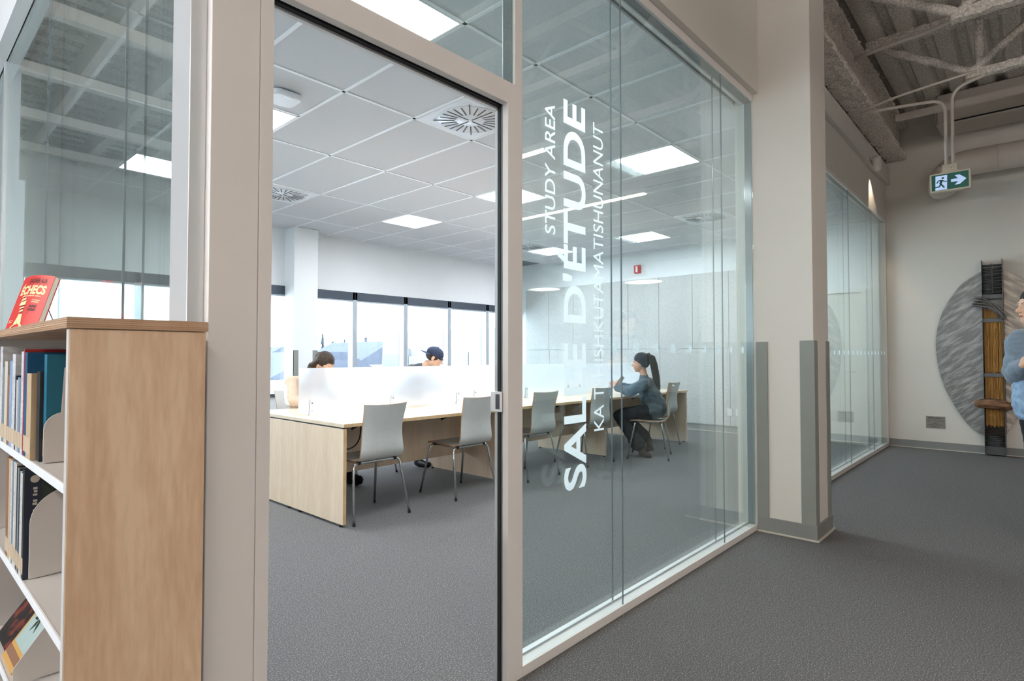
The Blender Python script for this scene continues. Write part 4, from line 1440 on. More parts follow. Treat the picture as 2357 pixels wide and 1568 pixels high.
for k in range(9):
    z = 1.99 + 0.042 * k
    o = part(MB().tube([(AX - 0.085, YR + 0.003, z), (AX - 0.085, YA - 0.003, z)], 0.013 + 0.003 * (k % 2), 8), 'grate_rod', 'art_rod', t, smooth=True)
part(MB().box(AX - 0.10, AX - 0.09, 0.377, 0.387, 1.98, 2.35), 'grate_spine', 'art_rod', t)
part(MB().box(AX - 0.06, AX - 0.05, YR + 0.003, YA - 0.003, 1.925, 1.985), 'cross_plate', 'art_steel', t)
for za in (1.655, 0.985):
    part(MB().box(AX - 0.095, AX - 0.085, YR + 0.003, YA - 0.003, za - 0.022, za + 0.024), 'strap', 'art_steel', t, bevel=0.002)


def straws(z0, z1, n, name, m, seed, spread=0.018, tilt=0.05, r=0.0022):
    rr = random.Random(seed)
    mb = MB()
    for k in range(n):
        ya = rr.uniform(YR + 0.012, YA - 0.012)
        yb = min(YA - 0.008, max(YR + 0.008, ya + rr.gauss(0, tilt)))
        xa = AX - 0.075 + rr.uniform(-0.012, 0.03)
        mb.tube([(xa, ya, z0 + rr.uniform(-0.015, 0.02)), (xa - 0.003, (ya + yb) / 2 + rr.gauss(0, 0.004), (z0 + z1) / 2), (xa, yb, z1 + rr.uniform(-0.03, 0.015))], r * rr.uniform(0.7, 1.3), 5)
    o = part(mb, name, m, t)
    o['kind'] = 'stuff'
    part(MB().box(AX - 0.045, AX - 0.035, YR + 0.006, YA - 0.006, z0, z1), 'straw_backing', 'straw', t)


straws(1.02, 1.78, 230, 'straw_bundle', 'straw', 3, tilt=0.028)
straws(0.36, 0.98, 170, 'straw_bundle', 'straw', 4, tilt=0.018)
tw = random.Random(9)
arcs = MB()
arcl = MB()
for k in range(46):
    f_ = k / 45
    y0_, z0_ = 0.53 + tw.uniform(-0.04, 0.05), 1.955 - 0.13 * f_
    y1_, z1_ = 0.262 + tw.uniform(-0.03, 0.03) + 0.05 * f_, 1.68 + tw.uniform(-0.03, 0.05)
    ym, zm = 0.385 + tw.uniform(-0.012, 0.012), (1.925 - 0.10 * f_)
    pts = []
    for q in range(9):
        u = q / 8
        pts.append((AX - 0.115 + tw.uniform(-0.004, 0.02) * 0 - 0.012 * (k % 4), y0_ * (1 - u) ** 2 + ym * 2 * u * (1 - u) + y1_ * u * u, z0_ * (1 - u) ** 2 + zm * 2 * u * (1 - u) + z1_ * u * u))
    (arcl if k % 3 == 0 else arcs).tube(pts, 0.0035, 5)
part(arcs, 'twig_arc', 'twig', t)['kind'] = 'stuff'
part(arcl, 'twig_arc', 'twig_light', t)['kind'] = 'stuff'
dw = MB()
ys = [0.575, 0.56, 0.52, 0.47, 0.42, 0.36, 0.31, 0.285, 0.26, 0.225, 0.205]
rr_ = [0.012, 0.040, 0.056, 0.060, 0.064, 0.060, 0.058, 0.055, 0.050, 0.040, 0.012]
dw.tube([(AX - 0.155, y_, 0.640 + 0.004 * math.sin(i * 2) - 0.02 * (i > 6)) for i, y_ in enumerate(ys)], rr_, 14)
part(fuzz(dw, 0.003, 5), 'driftwood', 'driftwood', t, smooth=True)
for k in range(7):
    z = 0.255 + 0.018 * k
    part(fuzz(MB().tube([(AX - 0.075, YR + 0.004 + 0.024 * q, z) for q in range(9)], 0.0105, 7), 0.0012, 60 + k), 'woven_band', 'bark_dark', t)
for k in range(6):
    z = 0.125 + 0.022 * k
    part(MB().tube([(AX - 0.075, YR + 0.003, z), (AX - 0.075, YA - 0.003, z)], 0.009, 8), 'grate_rod', 'art_rod', t, smooth=True)
part(MB().box(AX - 0.07, AX - 0.06, YR + 0.003, YA - 0.003, 0.015, 0.12), 'cross_plate', 'art_steel', t)

t = thing('wall_plaque', 'small grey engraved plaque left of the oval artwork', 'plaque', (XH - 0.004, 0.985, 0.275))
part(MB().box(XH - 0.006, XH, 0.885, 1.088, 0.277, 0.431), 'plate', 'plaque_metal', t, bevel=0.001)
for (n, u0, w, v, h) in ((11, 0.12, 0.72, 0.80, 0.09), (30, 0.08, 0.84, 0.60, 0.05), (9, 0.36, 0.24, 0.40, 0.05), (30, 0.10, 0.82, 0.26, 0.05), (18, 0.24, 0.48, 0.10, 0.045)):
    tx = MB()
    print_row(tx, w * 0.203, h * 0.154, (XH - 0.0066, 1.088 - u0 * 0.203, 0.277 + v * 0.154), (0, -1, 0), (0, 0, 1), n)
    part(tx, 'engraved_line', 'engraving', t)

# ------------------------------------------------------------------ people
def cap(p0, p1, r0, r1, n=12):
    """tapered capsule"""
    p0, p1 = Vector(p0), Vector(p1)
    mb = MB()
    d = p1 - p0
    L = d.length
    t_ = d.normalized()
    pts, rs = [], []
    for a in (90, 60, 30):
        pts.append(p0 - t_ * r0 * math.sin(math.radians(a)))
        rs.append(max(1e-4, r0 * math.cos(math.radians(a))))
    for k in range(5):
        pts.append(p0 + d * k / 4)
        rs.append(r0 + (r1 - r0) * k / 4)
    for a in (30, 60, 90):
        pts.append(p1 + t_ * r1 * math.sin(math.radians(a)))
        rs.append(max(1e-4, r1 * math.cos(math.radians(a))))
    return mb.tube(pts, rs, n)


def blob(name, shapes, m, parent, voxel=0.008, smooth=4, wrinkle=0.0, seed=0, wscale=0.05):
    """fuse overlapping shapes into one continuous surface"""
    mb = MB()
    for s_ in shapes:
        mb.add(s_.v, s_.f)
    me = bpy.data.meshes.new(name)
    me.from_pydata(mb.v, [], mb.f)
    o = bpy.data.objects.new(name, me)
    COL.objects.link(o)
    r = o.modifiers.new('remesh', 'REMESH')
    r.mode = 'VOXEL'
    r.voxel_size = voxel
    sm = o.modifiers.new('smooth', 'SMOOTH')
    sm.factor = 0.5
    sm.iterations = smooth
    dg = bpy.context.evaluated_depsgraph_get()
    me2 = bpy.data.meshes.new_from_object(o.evaluated_get(dg))
    bpy.data.objects.remove(o)
    bpy.data.meshes.remove(me)
    if wrinkle:
        from mathutils import noise
        nv = len(me2.vertices)
        co = np.empty(nv * 3)
        me2.vertices.foreach_get('co', co)
        co = co.reshape(-1, 3)
        nn_ = np.empty(nv * 3)
        me2.vertices.foreach_get('normal', nn_)
        nn_ = nn_.reshape(-1, 3)
        for i in range(nv):
            p = co[i]
            w = noise.noise(Vector((p[0] / wscale + seed, p[1] / wscale, p[2] / (wscale * 0.6)))) + 0.5 * noise.noise(Vector((p[0] / wscale * 2.3, p[1] / wscale * 2.3 + seed, p[2] / wscale * 3)))
            co[i] = p + nn_[i] * w * wrinkle
        me2.vertices.foreach_set('co', co.ravel())
        me2.update()
    me2.name = name
    return link(name, me2, m, parent, smooth=True)


def frame(c, f, u):
    """local head frame: columns right, forward, up at centre c"""
    f = Vector(f).normalized()
    u = Vector(u)
    rgt = f.cross(u).normalized()
    u = rgt.cross(f).normalized()
    M = Matrix((rgt, f, u)).transposed()
    C_ = Vector(c)
    return (lambda x, y, z: C_ + M @ Vector((x, y, z))), M


def head_shapes(P, M, s=1.0):
    """skull, jaw, nose, lips, chin, brow, ears; about 0.23 m tall"""
    E_ = lambda c, r: MB().ball(P(*[a * s for a in c]), [a * s for a in r], 18, 12, M)
    out = [E_((0, -0.012, 0.032), (0.074, 0.094, 0.084)), E_((0, 0.030, -0.030), (0.057, 0.060, 0.078)),
           E_((0, 0.052, -0.078), (0.034, 0.032, 0.028)), E_((0, 0.020, -0.062), (0.050, 0.055, 0.035)),
           E_((0, 0.076, 0.026), (0.050, 0.012, 0.013)),
           cap(P(0, 0.084 * s, 0.012 * s), P(0, 0.105 * s, -0.022 * s), 0.008 * s, 0.0115 * s), E_((0, 0.092, -0.026), (0.017, 0.012, 0.009)),
           E_((0, 0.082, -0.048), (0.022, 0.010, 0.006)), E_((0, 0.080, -0.059), (0.020, 0.010, 0.007)),
           E_((0.032, 0.062, -0.012), (0.020, 0.018, 0.018)), E_((-0.032, 0.062, -0.012), (0.020, 0.018, 0.018))]
    for sx in (-1, 1):
        out.append(E_((0.074 * sx, -0.008, -0.006), (0.009, 0.018, 0.031)))
    return out


def face_parts(body, P, M, s=1.0, brow='hair_dark', lip='lip'):
    for sx in (-1, 1):
        o = MB().ball(P(0.030 * sx * s, 0.074 * s, 0.006 * s), [0.0125 * s, 0.009 * s, 0.0065 * s], 12, 8, M)
        e = link('eye', o.mesh('eye'), 'eye_white', body, smooth=True)
        link('iris', MB().ball(P(0.030 * sx * s, 0.0805 * s, 0.0055 * s), [0.0056 * s, 0.004 * s, 0.0056 * s], 10, 6, M).mesh('iris'), 'eye_dark', e, smooth=True)
        link('eyebrow', MB().tube([P(a * sx * s, b * s, c * s) for a, b, c in ((0.012, 0.0855, 0.025), (0.028, 0.081, 0.030), (0.043, 0.067, 0.027))], 0.0032 * s, 6).mesh('eyebrow'), brow, body, smooth=True)
    link('lips', MB().ball(P(0, 0.088 * s, -0.053 * s), [0.017 * s, 0.0055 * s, 0.0065 * s], 12, 8, M).mesh('lips'), lip, body, smooth=True)


def hand_shapes(w, d, n, curl=0.5, side=1, s=1.0):
    """w wrist, d direction of the fingers, n out of the back of the hand; palm, four fingers, thumb"""
    w, d, n = Vector(w), Vector(d).normalized(), Vector(n)
    n = (n - d * n.dot(d)).normalized()
    r = d.cross(n) * side
    pc = w + d * 0.045 * s
    M = Matrix((r, d, n)).transposed()
    out = [MB().ball(pc, (0.040 * s, 0.050 * s, 0.016 * s), 14, 9, M), cap(w - d * 0.03 * s, w + d * 0.02 * s, 0.026 * s, 0.026 * s)]
    for k, (off, L) in enumerate(((-0.030, 0.068), (-0.010, 0.078), (0.010, 0.072), (0.029, 0.056))):
        p = pc + d * 0.036 * s + r * off * s
        a = curl * 0.9
        for j, f in enumerate((0.45, 0.32, 0.25)):
            dd = (d * math.cos(a) - n * math.sin(a)).normalized()
            q = p + dd * L * f * s
            out.append(cap(p, q, 0.0092 * s - 0.0008 * j * s, 0.0086 * s - 0.0008 * j * s, 8))
            p = q
            a += curl * 0.9
    p = w + d * 0.018 * s - r * 0.030 * s
    for j, (dd, L) in enumerate(((d * 0.6 - r * 0.8 - n * 0.25, 0.036), (d * 0.85 - r * 0.35 - n * 0.45, 0.030), (d * 0.85 - n * 0.5, 0.024))):
        q = p + dd.normalized() * L * s
        out.append(cap(p, q, 0.0115 * s - 0.001 * j, 0.0105 * s - 0.001 * j, 8))
        p = q
    return out


mat('skin', S(222, 176, 148), 0.5, var=0.04, scale=20)
mat('skin_warm', S(206, 152, 124), 0.5, var=0.04, scale=20)
mat('lip', S(176, 98, 92), 0.45)
mat('eye_white', S(226, 222, 218), 0.3)
mat('eye_dark', S(44, 30, 24), 0.2)
mat('hair_dark', S(36, 31, 30), 0.6, scale=60, col2=S(15, 13, 13), stretch=(3, 3, 0.4), spec=0.25, bump=0.6, bscale=90)
mat('hair_brown', S(84, 68, 56), 0.6, scale=70, col2=S(48, 38, 32), stretch=(3, 3, 0.3), spec=0.25, ramp=(0.4, 0.6), bump=0.6, bscale=90)
mat('sweater_slate', S(74, 86, 92), 0.9, var=0.1, scale=40, bump=0.3, bscale=180, sheen=0.2)
mat('trousers_black', S(26, 27, 31), 0.85, var=0.1, scale=20, bump=0.2, bscale=120)
mat('boot_brown', S(78, 58, 48), 0.6, var=0.1, scale=30)
mat('fur_black', S(20, 21, 25), 0.95, scale=60, col2=S(8, 8, 10), bump=1.0, bscale=160)
mat('sweater_tan', S(214, 188, 164), 0.9, var=0.05, scale=30, bump=0.3, bscale=150)
mat('sleeve_white', S(228, 226, 224), 0.85, var=0.04, scale=30, bump=0.2, bscale=150)
mat('cap_navy', S(44, 56, 84), 0.75, var=0.1, scale=40, bump=0.2, bscale=300)
mat('shirt_grey', S(96, 98, 102), 0.9, var=0.1, scale=30)
mat('denim', S(52, 66, 104), 0.85, var=0.2, scale=60)
mat('sweater_blue', S(120, 136, 152), 0.95, var=0.07, scale=60, bump=0.4, bscale=220, sheen=0.3)
mat('shirt_blue', S(150, 178, 208), 0.85, var=0.12, scale=30)
mat('paper_tan', S(226, 206, 178), 0.75, var=0.04)

# --- woman with a ponytail reading at the desk (local +y is the way she faces)
t = thing('person', 'woman with black ponytail in dark grey sweater reading at the desk', 'person', (6.33, 3.5, 0), math.radians(23.6))
P, M = frame((0, 0.092, 1.130), (0, 0.98, -0.10), (0, 0.10, 1))
sh = head_shapes(P, M, 0.98)
sh += [cap((0, 0.045, 0.94), (0, 0.070, 1.06), 0.046, 0.043), cap((0, -0.06, 0.56), (0, 0.02, 0.84), 0.085, 0.085),
       cap((-0.11, 0.03, 0.875), (0.11, 0.03, 0.875), 0.034, 0.034)]
la = [(-0.175, 0.035, 0.885), (-0.205, 0.20, 0.795), (-0.085, 0.390, 0.835)]
ra = [(0.175, 0.035, 0.885), (0.225, 0.19, 0.80), (0.085, 0.335, 0.850)]
for A in (la, ra):
    sh += [cap(A[0], A[1], 0.032, 0.032), cap(A[1], A[2], 0.032, 0.025)]
sh += hand_shapes(la[2], (0.20, 0.45, 0.55), (-0.9, 0.1, 0.1), 0.75, 1, 0.9)
sh += hand_shapes(ra[2], (-0.30, 0.40, 0.45), (0.9, 0.1, 0.1), 0.75, -1, 0.9)
legs = [[(-0.085, -0.06, 0.555), (-0.115, 0.340, 0.490), (-0.085, 0.085, 0.105)], [(0.085, -0.06, 0.555), (0.10, 0.330, 0.495), (0.06, 0.02, 0.190)]]
for L_ in legs:
    sh += [cap(L_[0], L_[1], 0.075, 0.055), cap(L_[1], L_[2], 0.052, 0.036)]
body = blob('body', sh, 'skin_warm', t, 0.006, 3)
face_parts(body, P, M, 0.98)
sw = [cap((0, -0.085, 0.60), (0, -0.035, 0.70), 0.140, 0.135), cap((0, -0.035, 0.70), (0, 0.025, 0.86), 0.138, 0.112), cap((-0.155, 0.03, 0.885), (0.155, 0.03, 0.885), 0.062, 0.062),
      cap((0, 0.045, 0.90), (0, 0.055, 0.955), 0.075, 0.058), cap((-0.09, -0.075, 0.568), (0.09, -0.075, 0.568), 0.104, 0.104)]
for A in (la, ra):
    A0, A1, A2 = Vector(A[0]), Vector(A[1]), Vector(A[2])
    sw += [cap(A0, A1, 0.066, 0.068), cap(A1, A1.lerp(A2, 0.85), 0.066, 0.043)]
blob('sweater', sw, 'sweater_slate', t, 0.008, 5, 0.008, 2, 0.06)
tr = [cap((-0.05, -0.07, 0.560), (0.05, -0.07, 0.560), 0.100, 0.100)]
for L_, fl in zip(legs, (0.092, 0.080)):
    a, b, c = (Vector(q) for q in L_)
    tr += [cap(a, b, 0.095, 0.074), cap(b, b.lerp(c, 0.5), 0.072, 0.072), cap(b.lerp(c, 0.5), b.lerp(c, 0.86), 0.074, fl)]
blob('trousers', tr, 'trousers_black', t, 0.009, 4, 0.006, 5, 0.08)
for nm, a, b, c in (('boot', (-0.085, 0.080, 0.130), (-0.080, 0.062, 0.050), (-0.075, -0.015, 0.022)), ('boot', (0.060, 0.01, 0.205), (0.06, -0.01, 0.10), (0.062, 0.105, 0.028))):
    blob(nm, [cap(a, b, 0.040, 0.040), cap(b, c, 0.039, 0.030), cap(b, Vector(b) + Vector((0, -0.02, -0.012)), 0.034, 0.03)], 'boot_brown', t, 0.007, 3)
hs = [MB().ball(P(0, -0.018, 0.049), (0.081, 0.095, 0.084), 18, 12, M), MB().ball(P(0, -0.055, 0.005), (0.070, 0.055, 0.070), 16, 10, M)]
for sx in (-1, 1):
    hs.append(cap(P(0.070 * sx, 0.005, 0.03), P(0.066 * sx, -0.04, -0.03), 0.022, 0.022))
hs.append(MB().ball(P(0, -0.105, 0.088), (0.028, 0.028, 0.028), 12, 8))
hair = blob('hair', hs, 'hair_dark', t, 0.006, 3, 0.002, 3, 0.03)
pt = [P(0, -0.100, 0.086)] + [Vector(q) for q in ((0, -0.046, 1.19), (0.0, -0.066, 1.11), (0.0, -0.082, 1.02), (0.0, -0.098, 0.92), (0, -0.112, 0.84), (0.0, -0.122, 0.765))]
rs = [0.026, 0.040, 0.046, 0.046, 0.041, 0.032, 0.008]
pn = [cap(pt[i], pt[i + 1], rs[i], rs[i + 1]) for i in range(len(pt) - 1)]
pn += [cap((0.02, -0.115, 0.86), (0.025, -0.135, 0.745), 0.014, 0.003), cap((-0.02, -0.11, 0.86), (-0.02, -0.115, 0.74), 0.014, 0.003)]
blob('ponytail', pn, 'hair_dark', hair, 0.006, 3, 0.004, 9, 0.03)
link('hair_tie', MB().ball(P(0, -0.112, 0.092), (0.027, 0.016, 0.027), 12, 8).mesh('hair_tie'), 'black_plastic', hair, smooth=True)
# the open booklet she holds
t = thing('booklet', 'open tan booklet held up by the woman with the ponytail', 'book', (6.33 - 0.4 * 0.40, 3.5 + 0.917 * 0.40, 0.83), math.radians(23.6))
R1 = Euler((math.radians(35), math.radians(8), 0)).to_matrix()


def leaf(x0, x1, bendz):
    vs, fs = [], []
    for k in range(7):
        u = k / 6
        x = x0 + (x1 - x0) * u
        for z in (0.0, 0.165):
            vs.append(R1 @ Vector((x, bendz * math.sin(math.pi * u), z)))
    for k in range(6):
        fs.append((2 * k, 2 * k + 2, 2 * k + 3, 2 * k + 1))
    vs2 = [v + R1 @ Vector((0, 0.003, 0)) for v in vs]
    mb = MB().add(vs, fs).add(vs2, fs)
    mb.add([vs[0], vs[1], vs2[1], vs2[0]], [(0, 1, 2, 3)])
    mb.add([vs[12], vs[13], vs2[13], vs2[12]], [(0, 1, 2, 3)])
    return mb


part(leaf(-0.115, 0, -0.012), 'left_leaf', 'paper_tan', t, local=True, smooth=False)
part(leaf(0, 0.115, -0.012), 'right_leaf', 'paper_tan', t, local=True, smooth=False)

# --- long-haired student bent over the desk behind the screen (faces -Y)
t = thing('person', 'student with long brown hair in tan sweater bent over the desk', 'person', (2.86, 5.46, 0), math.radians(180))
P, M = frame((-0.055, 0.385, 1.130), (-0.10, 0.72, -0.62), (0, 0.62, 0.72))
sh = head_shapes(P, M)
sh += [cap((-0.02, 0.20, 0.96), (-0.04, 0.32, 1.07), 0.048, 0.045), cap((0, 0.0, 0.56), (0, 0.15, 0.90), 0.085, 0.085), cap((-0.12, 0.165, 0.945), (0.12, 0.165, 0.945), 0.036, 0.036)]
ra = [(0.170, 0.17, 0.960), (0.240, 0.325, 0.800), (0.06, 0.52, 0.775)]
la = [(-0.170, 0.17, 0.960), (-0.27, 0.33, 0.80), (-0.16, 0.53, 0.775)]
for A in (la, ra):
    sh += [cap(A[0], A[1], 0.034, 0.032), cap(A[1], A[2], 0.032, 0.026)]
sh += hand_shapes(ra[2], (-0.5, 0.8, -0.05), (0, 0, 1), 0.35, 1) + hand_shapes(la[2], (0.35, 0.8, -0.05), (0, 0, 1), 0.35, -1)
lg = [[(-0.09, 0.0, 0.56), (-0.15, 0.40, 0.51), (-0.19, 0.56, 0.12)], [(0.09, 0.0, 0.56), (0.12, 0.40, 0.51), (0.12, 0.36, 0.12)]]
for L_ in lg:
    sh += [cap(L_[0], L_[1], 0.078, 0.056), cap(L_[1], L_[2], 0.052, 0.038)]
body = blob('body', sh, 'skin', t, 0.007, 3)
face_parts(body, P, M)
sw = [cap((0, -0.02, 0.55), (0, 0.10, 0.78), 0.135, 0.135), cap((0, 0.10, 0.78), (0, 0.165, 0.93), 0.13, 0.11), cap((-0.150, 0.16, 0.955), (0.150, 0.16, 0.955), 0.072, 0.072), cap((0, 0.17, 0.96), (-0.01, 0.23, 1.02), 0.085, 0.06)]
sv = []
for A in (la, ra):
    A0, A1, A2 = Vector(A[0]), Vector(A[1]), Vector(A[2])
    sw += [cap(A0, A1, 0.070, 0.060)]
    sw += [cap(A1, A1.lerp(A2, 0.72), 0.056, 0.040)]
blob('sweater', sw, 'sweater_tan', t, 0.008, 6, 0.003, 21, 0.10)
for A, nm in ((ra, 'sleeve_stripe'), (la, 'sleeve_stripe')):
    A0, A1 = Vector(A[0]), Vector(A[1])
    out_ = Vector((1 if A0.x > 0 else -1, -0.25, 0.05)).normalized()
    q0, q1, q2 = A0.lerp(A1, 0.25) + out_ * 0.030, A0.lerp(A1, 0.55) + out_ * 0.026, A1 + out_ * 0.02 + Vector((0, 0, -0.012))
    blob(nm, [cap(q0, q1, 0.046, 0.048), cap(q1, q2, 0.048, 0.046)], 'sleeve_white', t, 0.008, 5, 0.002, 4, 0.08)
tr = [cap((-0.05, -0.01, 0.562), (0.05, -0.01, 0.562), 0.102, 0.102)]
for L_ in lg:
    a, b, c = (Vector(q) for q in L_)
    tr += [cap(a, b, 0.092, 0.072), cap(b, b.lerp(c, 0.9), 0.068, 0.055)]
blob('trousers', tr, 'trousers_black', t, 0.010, 4, 0.005, 8, 0.08)
for L_, dx in ((lg[0], -0.03), (lg[1], 0.01)):
    c = Vector(L_[2])
    blob('boot', [cap(c + Vector((0, 0, 0.05)), c + Vector((0, 0, -0.05)), 0.056, 0.058), cap(c + Vector((0, 0, -0.062)), c + Vector((dx, 0.155, -0.068)), 0.052, 0.046)], 'fur_black', t, 0.008, 2, 0.010, 31, 0.02)
hs = [MB().ball(P(0, -0.022, 0.045), (0.082, 0.097, 0.086), 18, 12, M), MB().ball(P(0, -0.06, 0.0), (0.074, 0.058, 0.085), 16, 10, M)]
for sx in (-1, 1):
    hs += [cap(P(0.076 * sx, -0.03, 0.03), P(0.085 * sx, -0.07, -0.06), 0.026, 0.034), cap(P(0.085 * sx, -0.07, -0.06), (0.11 * sx, 0.27, 0.90), 0.036, 0.022)]
hs += [cap(P(0, -0.09, 0.02), (0.0, 0.13, 0.93), 0.06, 0.055)]
blob('hair', hs, 'hair_brown', t, 0.007, 3, 0.003, 17, 0.03)

# --- student wearing a backwards cap (faces -Y, head turned)
t = thing('person', 'student in navy backwards cap and grey shirt behind the screen', 'person', (4.22, 5.47, 0), math.radians(180))
P, M = frame((-0.115, 0.33, 1.195), (-0.62, 0.60, -0.40), (-0.25, 0.28, 0.92))
sh = head_shapes(P, M)
sh += [cap((-0.02, 0.16, 0.98), (-0.07, 0.26, 1.12), 0.055, 0.052), cap((0, 0.0, 0.56), (0, 0.11, 0.89), 0.09, 0.09), cap((-0.14, 0.125, 0.94), (0.14, 0.125, 0.94), 0.036, 0.036)]
ra = [(0.20, 0.13, 0.955), (0.25, 0.32, 0.80), (0.05, 0.50, 0.785)]
la = [(-0.20, 0.13, 0.955), (-0.27, 0.32, 0.80), (-0.12, 0.52, 0.785)]
for A in (la, ra):
    sh += [cap(A[0], A[1], 0.036, 0.034), cap(A[1], A[2], 0.034, 0.028)]
sh += hand_shapes(ra[2], (-0.5, 0.8, -0.05), (0, 0, 1), 0.35, 1) + hand_shapes(la[2], (0.3, 0.8, -0.05), (0, 0, 1), 0.35, -1)
lg = [[(-0.09, 0.0, 0.56), (-0.16, 0.42, 0.52), (-0.17, 0.40, 0.10)], [(0.09, 0.0, 0.56), (0.16, 0.42, 0.52), (0.16, 0.40, 0.10)]]
for L_ in lg:
    sh += [cap(L_[0], L_[1], 0.082, 0.06), cap(L_[1], L_[2], 0.056, 0.04)]
body = blob('body', sh, 'skin', t, 0.006, 3)
face_parts(body, P, M)
sw = [cap((0, -0.02, 0.56), (0, 0.08, 0.80), 0.14, 0.14), cap((0, 0.08, 0.80), (0, 0.13, 0.92), 0.14, 0.115), cap((-0.165, 0.115, 0.985), (0.165, 0.115, 0.985), 0.080, 0.080), cap((0.03, 0.08, 1.02), (-0.04, 0.19, 1.075), 0.088, 0.068), cap((0.10, 0.09, 1.02), (0.02, 0.10, 1.055), 0.072, 0.072)]
for A in (la, ra):
    sw += [cap(A[0], A[1], 0.068, 0.060), cap(A[1], Vector(A[1]).lerp(Vector(A[2]), 0.7), 0.054, 0.042)]
blob('shirt', sw, 'shirt_grey', t, 0.010, 5, 0.008, 12, 0.07)
tr = [cap((-0.05, -0.01, 0.562), (0.05, -0.01, 0.562), 0.102, 0.102)]
for L_ in lg:
    a, b, c = (Vector(q) for q in L_)
    tr += [cap(a, b, 0.094, 0.075), cap(b, b.lerp(c, 0.93), 0.070, 0.058)]
blob('trousers', tr, 'denim', t, 0.010, 4, 0.005, 8, 0.08)
for L_ in lg:
    c = Vector(L_[2])
    blob('shoe', [cap(c + Vector((0, -0.02, -0.055)), c + Vector((0, 0.15, -0.062)), 0.044, 0.036), cap(c, c + Vector((0, 0, -0.04)), 0.045, 0.045)], 'black_plastic', t, 0.008, 3)
blob('hair', [MB().ball(P(0, -0.020, 0.020), (0.078, 0.096, 0.070), 18, 12, M)], 'hair_brown', t, 0.007, 2)
cp = blob('cap', [MB().ball(P(0, -0.012, 0.052), (0.084, 0.104, 0.078), 20, 14, M), MB().ball(P(0, 0.030, 0.050), (0.070, 0.060, 0.040), 16, 10, M)], 'cap_navy', t, 0.006, 2)
br = MB()
vs, fs = [], []
for q in (0, 1):
    for k in range(9):
        a = math.radians(200 + 140 * k / 8)
        for rr2, zz in ((0.085, 0.030), (0.165, 0.020)):
            vs.append(P(math.cos(a) * rr2 * 0.92, -0.012 + math.sin(a) * rr2, zz - 0.004 * q))
n9 = 18
for q in (0, 1):
    for k in range(8):
        fs.append((q * n9 + 2 * k, q * n9 + 2 * k + 2, q * n9 + 2 * k + 3, q * n9 + 2 * k + 1))
fs += [(2 * k + 1, 2 * k + 3, n9 + 2 * k + 3, n9 + 2 * k + 1) for k in range(8)]
link('brim', br.add(vs, fs).mesh('brim'), 'cap_navy', cp, smooth=False)
link('button', MB().ball(P(0, -0.012, 0.131), (0.008, 0.008, 0.006), 10, 6).mesh('button'), 'cap_navy', cp)
link('cap_band', MB().tube([P(0.08 * math.cos(math.radians(a)), -0.012 + 0.107 * math.sin(math.radians(a)), 0.022) for a in range(40, 141, 10)], 0.010, 6).mesh('cap_band'), 'black_plastic', cp)

# --- woman standing at the edge of the view, in front of the artwork (faces +Y, slightly towards us)
t = thing('person', 'standing woman in light blue sweater talking before the oval artwork', 'person', (4.99, -0.062, 0), math.radians(75))
P, M = frame((0.052, 0.03, 1.535), (0.68, 0.73, -0.04), (0, 0.03, 1))
sh = head_shapes(P, M)
sh += [cap((0.02, -0.01, 1.34), (0.04, 0.012, 1.47), 0.050, 0.050), cap((0, 0, 0.95), (0, 0, 1.27), 0.09, 0.09), cap((-0.12, 0, 1.32), (0.12, 0, 1.32), 0.036, 0.036)]
ra = [(0.140, 0.0, 1.325), (0.148, 0.04, 1.115), (0.075, 0.200, 1.160)]
la = [(-0.145, 0.0, 1.325), (-0.19, 0.05, 1.10), (-0.085, 0.225, 1.13)]
for A in (la, ra):
    sh += [cap(A[0], A[1], 0.034, 0.034), cap(A[1], A[2], 0.034, 0.027)]
sh += hand_shapes(ra[2], (-0.55, 0.55, 0.50), (0.3, 0.9, -0.2), 0.5, -1, 0.95) + hand_shapes(la[2], (0.6, 0.5, 0.3), (-0.3, 0.9, 0), 0.5, 1, 0.95)
lg = [[(-0.10, 0, 0.90), (-0.14, 0.015, 0.48), (-0.17, -0.04, 0.08)], [(0.07, 0, 0.90), (0.035, 0.02, 0.48), (0.0, 0.0, 0.08)]]
for L_ in lg:
    sh += [cap(L_[0], L_[1], 0.088, 0.06), cap(L_[1], L_[2], 0.056, 0.040)]
body = blob('body', sh, 'skin', t, 0.006, 3)
face_parts(body, P, M, brow='hair_brown')
sw = [cap((0, 0, 1.02), (0, 0, 1.18), 0.150, 0.148), cap((0, 0, 1.18), (0, 0, 1.30), 0.148, 0.122), cap((-0.135, 0, 1.315), (0.135, 0, 1.315), 0.068, 0.068), cap((0.01, -0.005, 1.34), (0.03, 0.0, 1.415), 0.085, 0.066)]
for A in (la, ra):
    A0, A1, A2 = (Vector(q) for q in A)
    sw += [cap(A0, A1, 0.076, 0.078), cap(A1, A1.lerp(A2, 0.5), 0.074, 0.066), cap(A1.lerp(A2, 0.5), A1.lerp(A2, 0.88), 0.062, 0.044)]
blob('sweater', sw, 'sweater_blue', t, 0.008, 5, 0.010, 41, 0.08)
blob('shirt_tail', [cap((-0.04, 0, 0.90), (-0.04, 0, 1.02), 0.150, 0.145), cap((0.05, 0, 0.90), (0.05, 0, 1.02), 0.14, 0.14)], 'shirt_blue', t, 0.010, 4, 0.008, 4, 0.06)
tr = [cap((0, 0, 0.86), (0, 0, 0.95), 0.135, 0.13)]
for L_ in lg:
    a, b, c = (Vector(q) for q in L_)
    tr += [cap(a, b, 0.098, 0.072), cap(b, b.lerp(c, 0.95), 0.068, 0.06)]
blob('trousers', tr, 'trousers_black', t, 0.011, 4, 0.004, 8, 0.08)
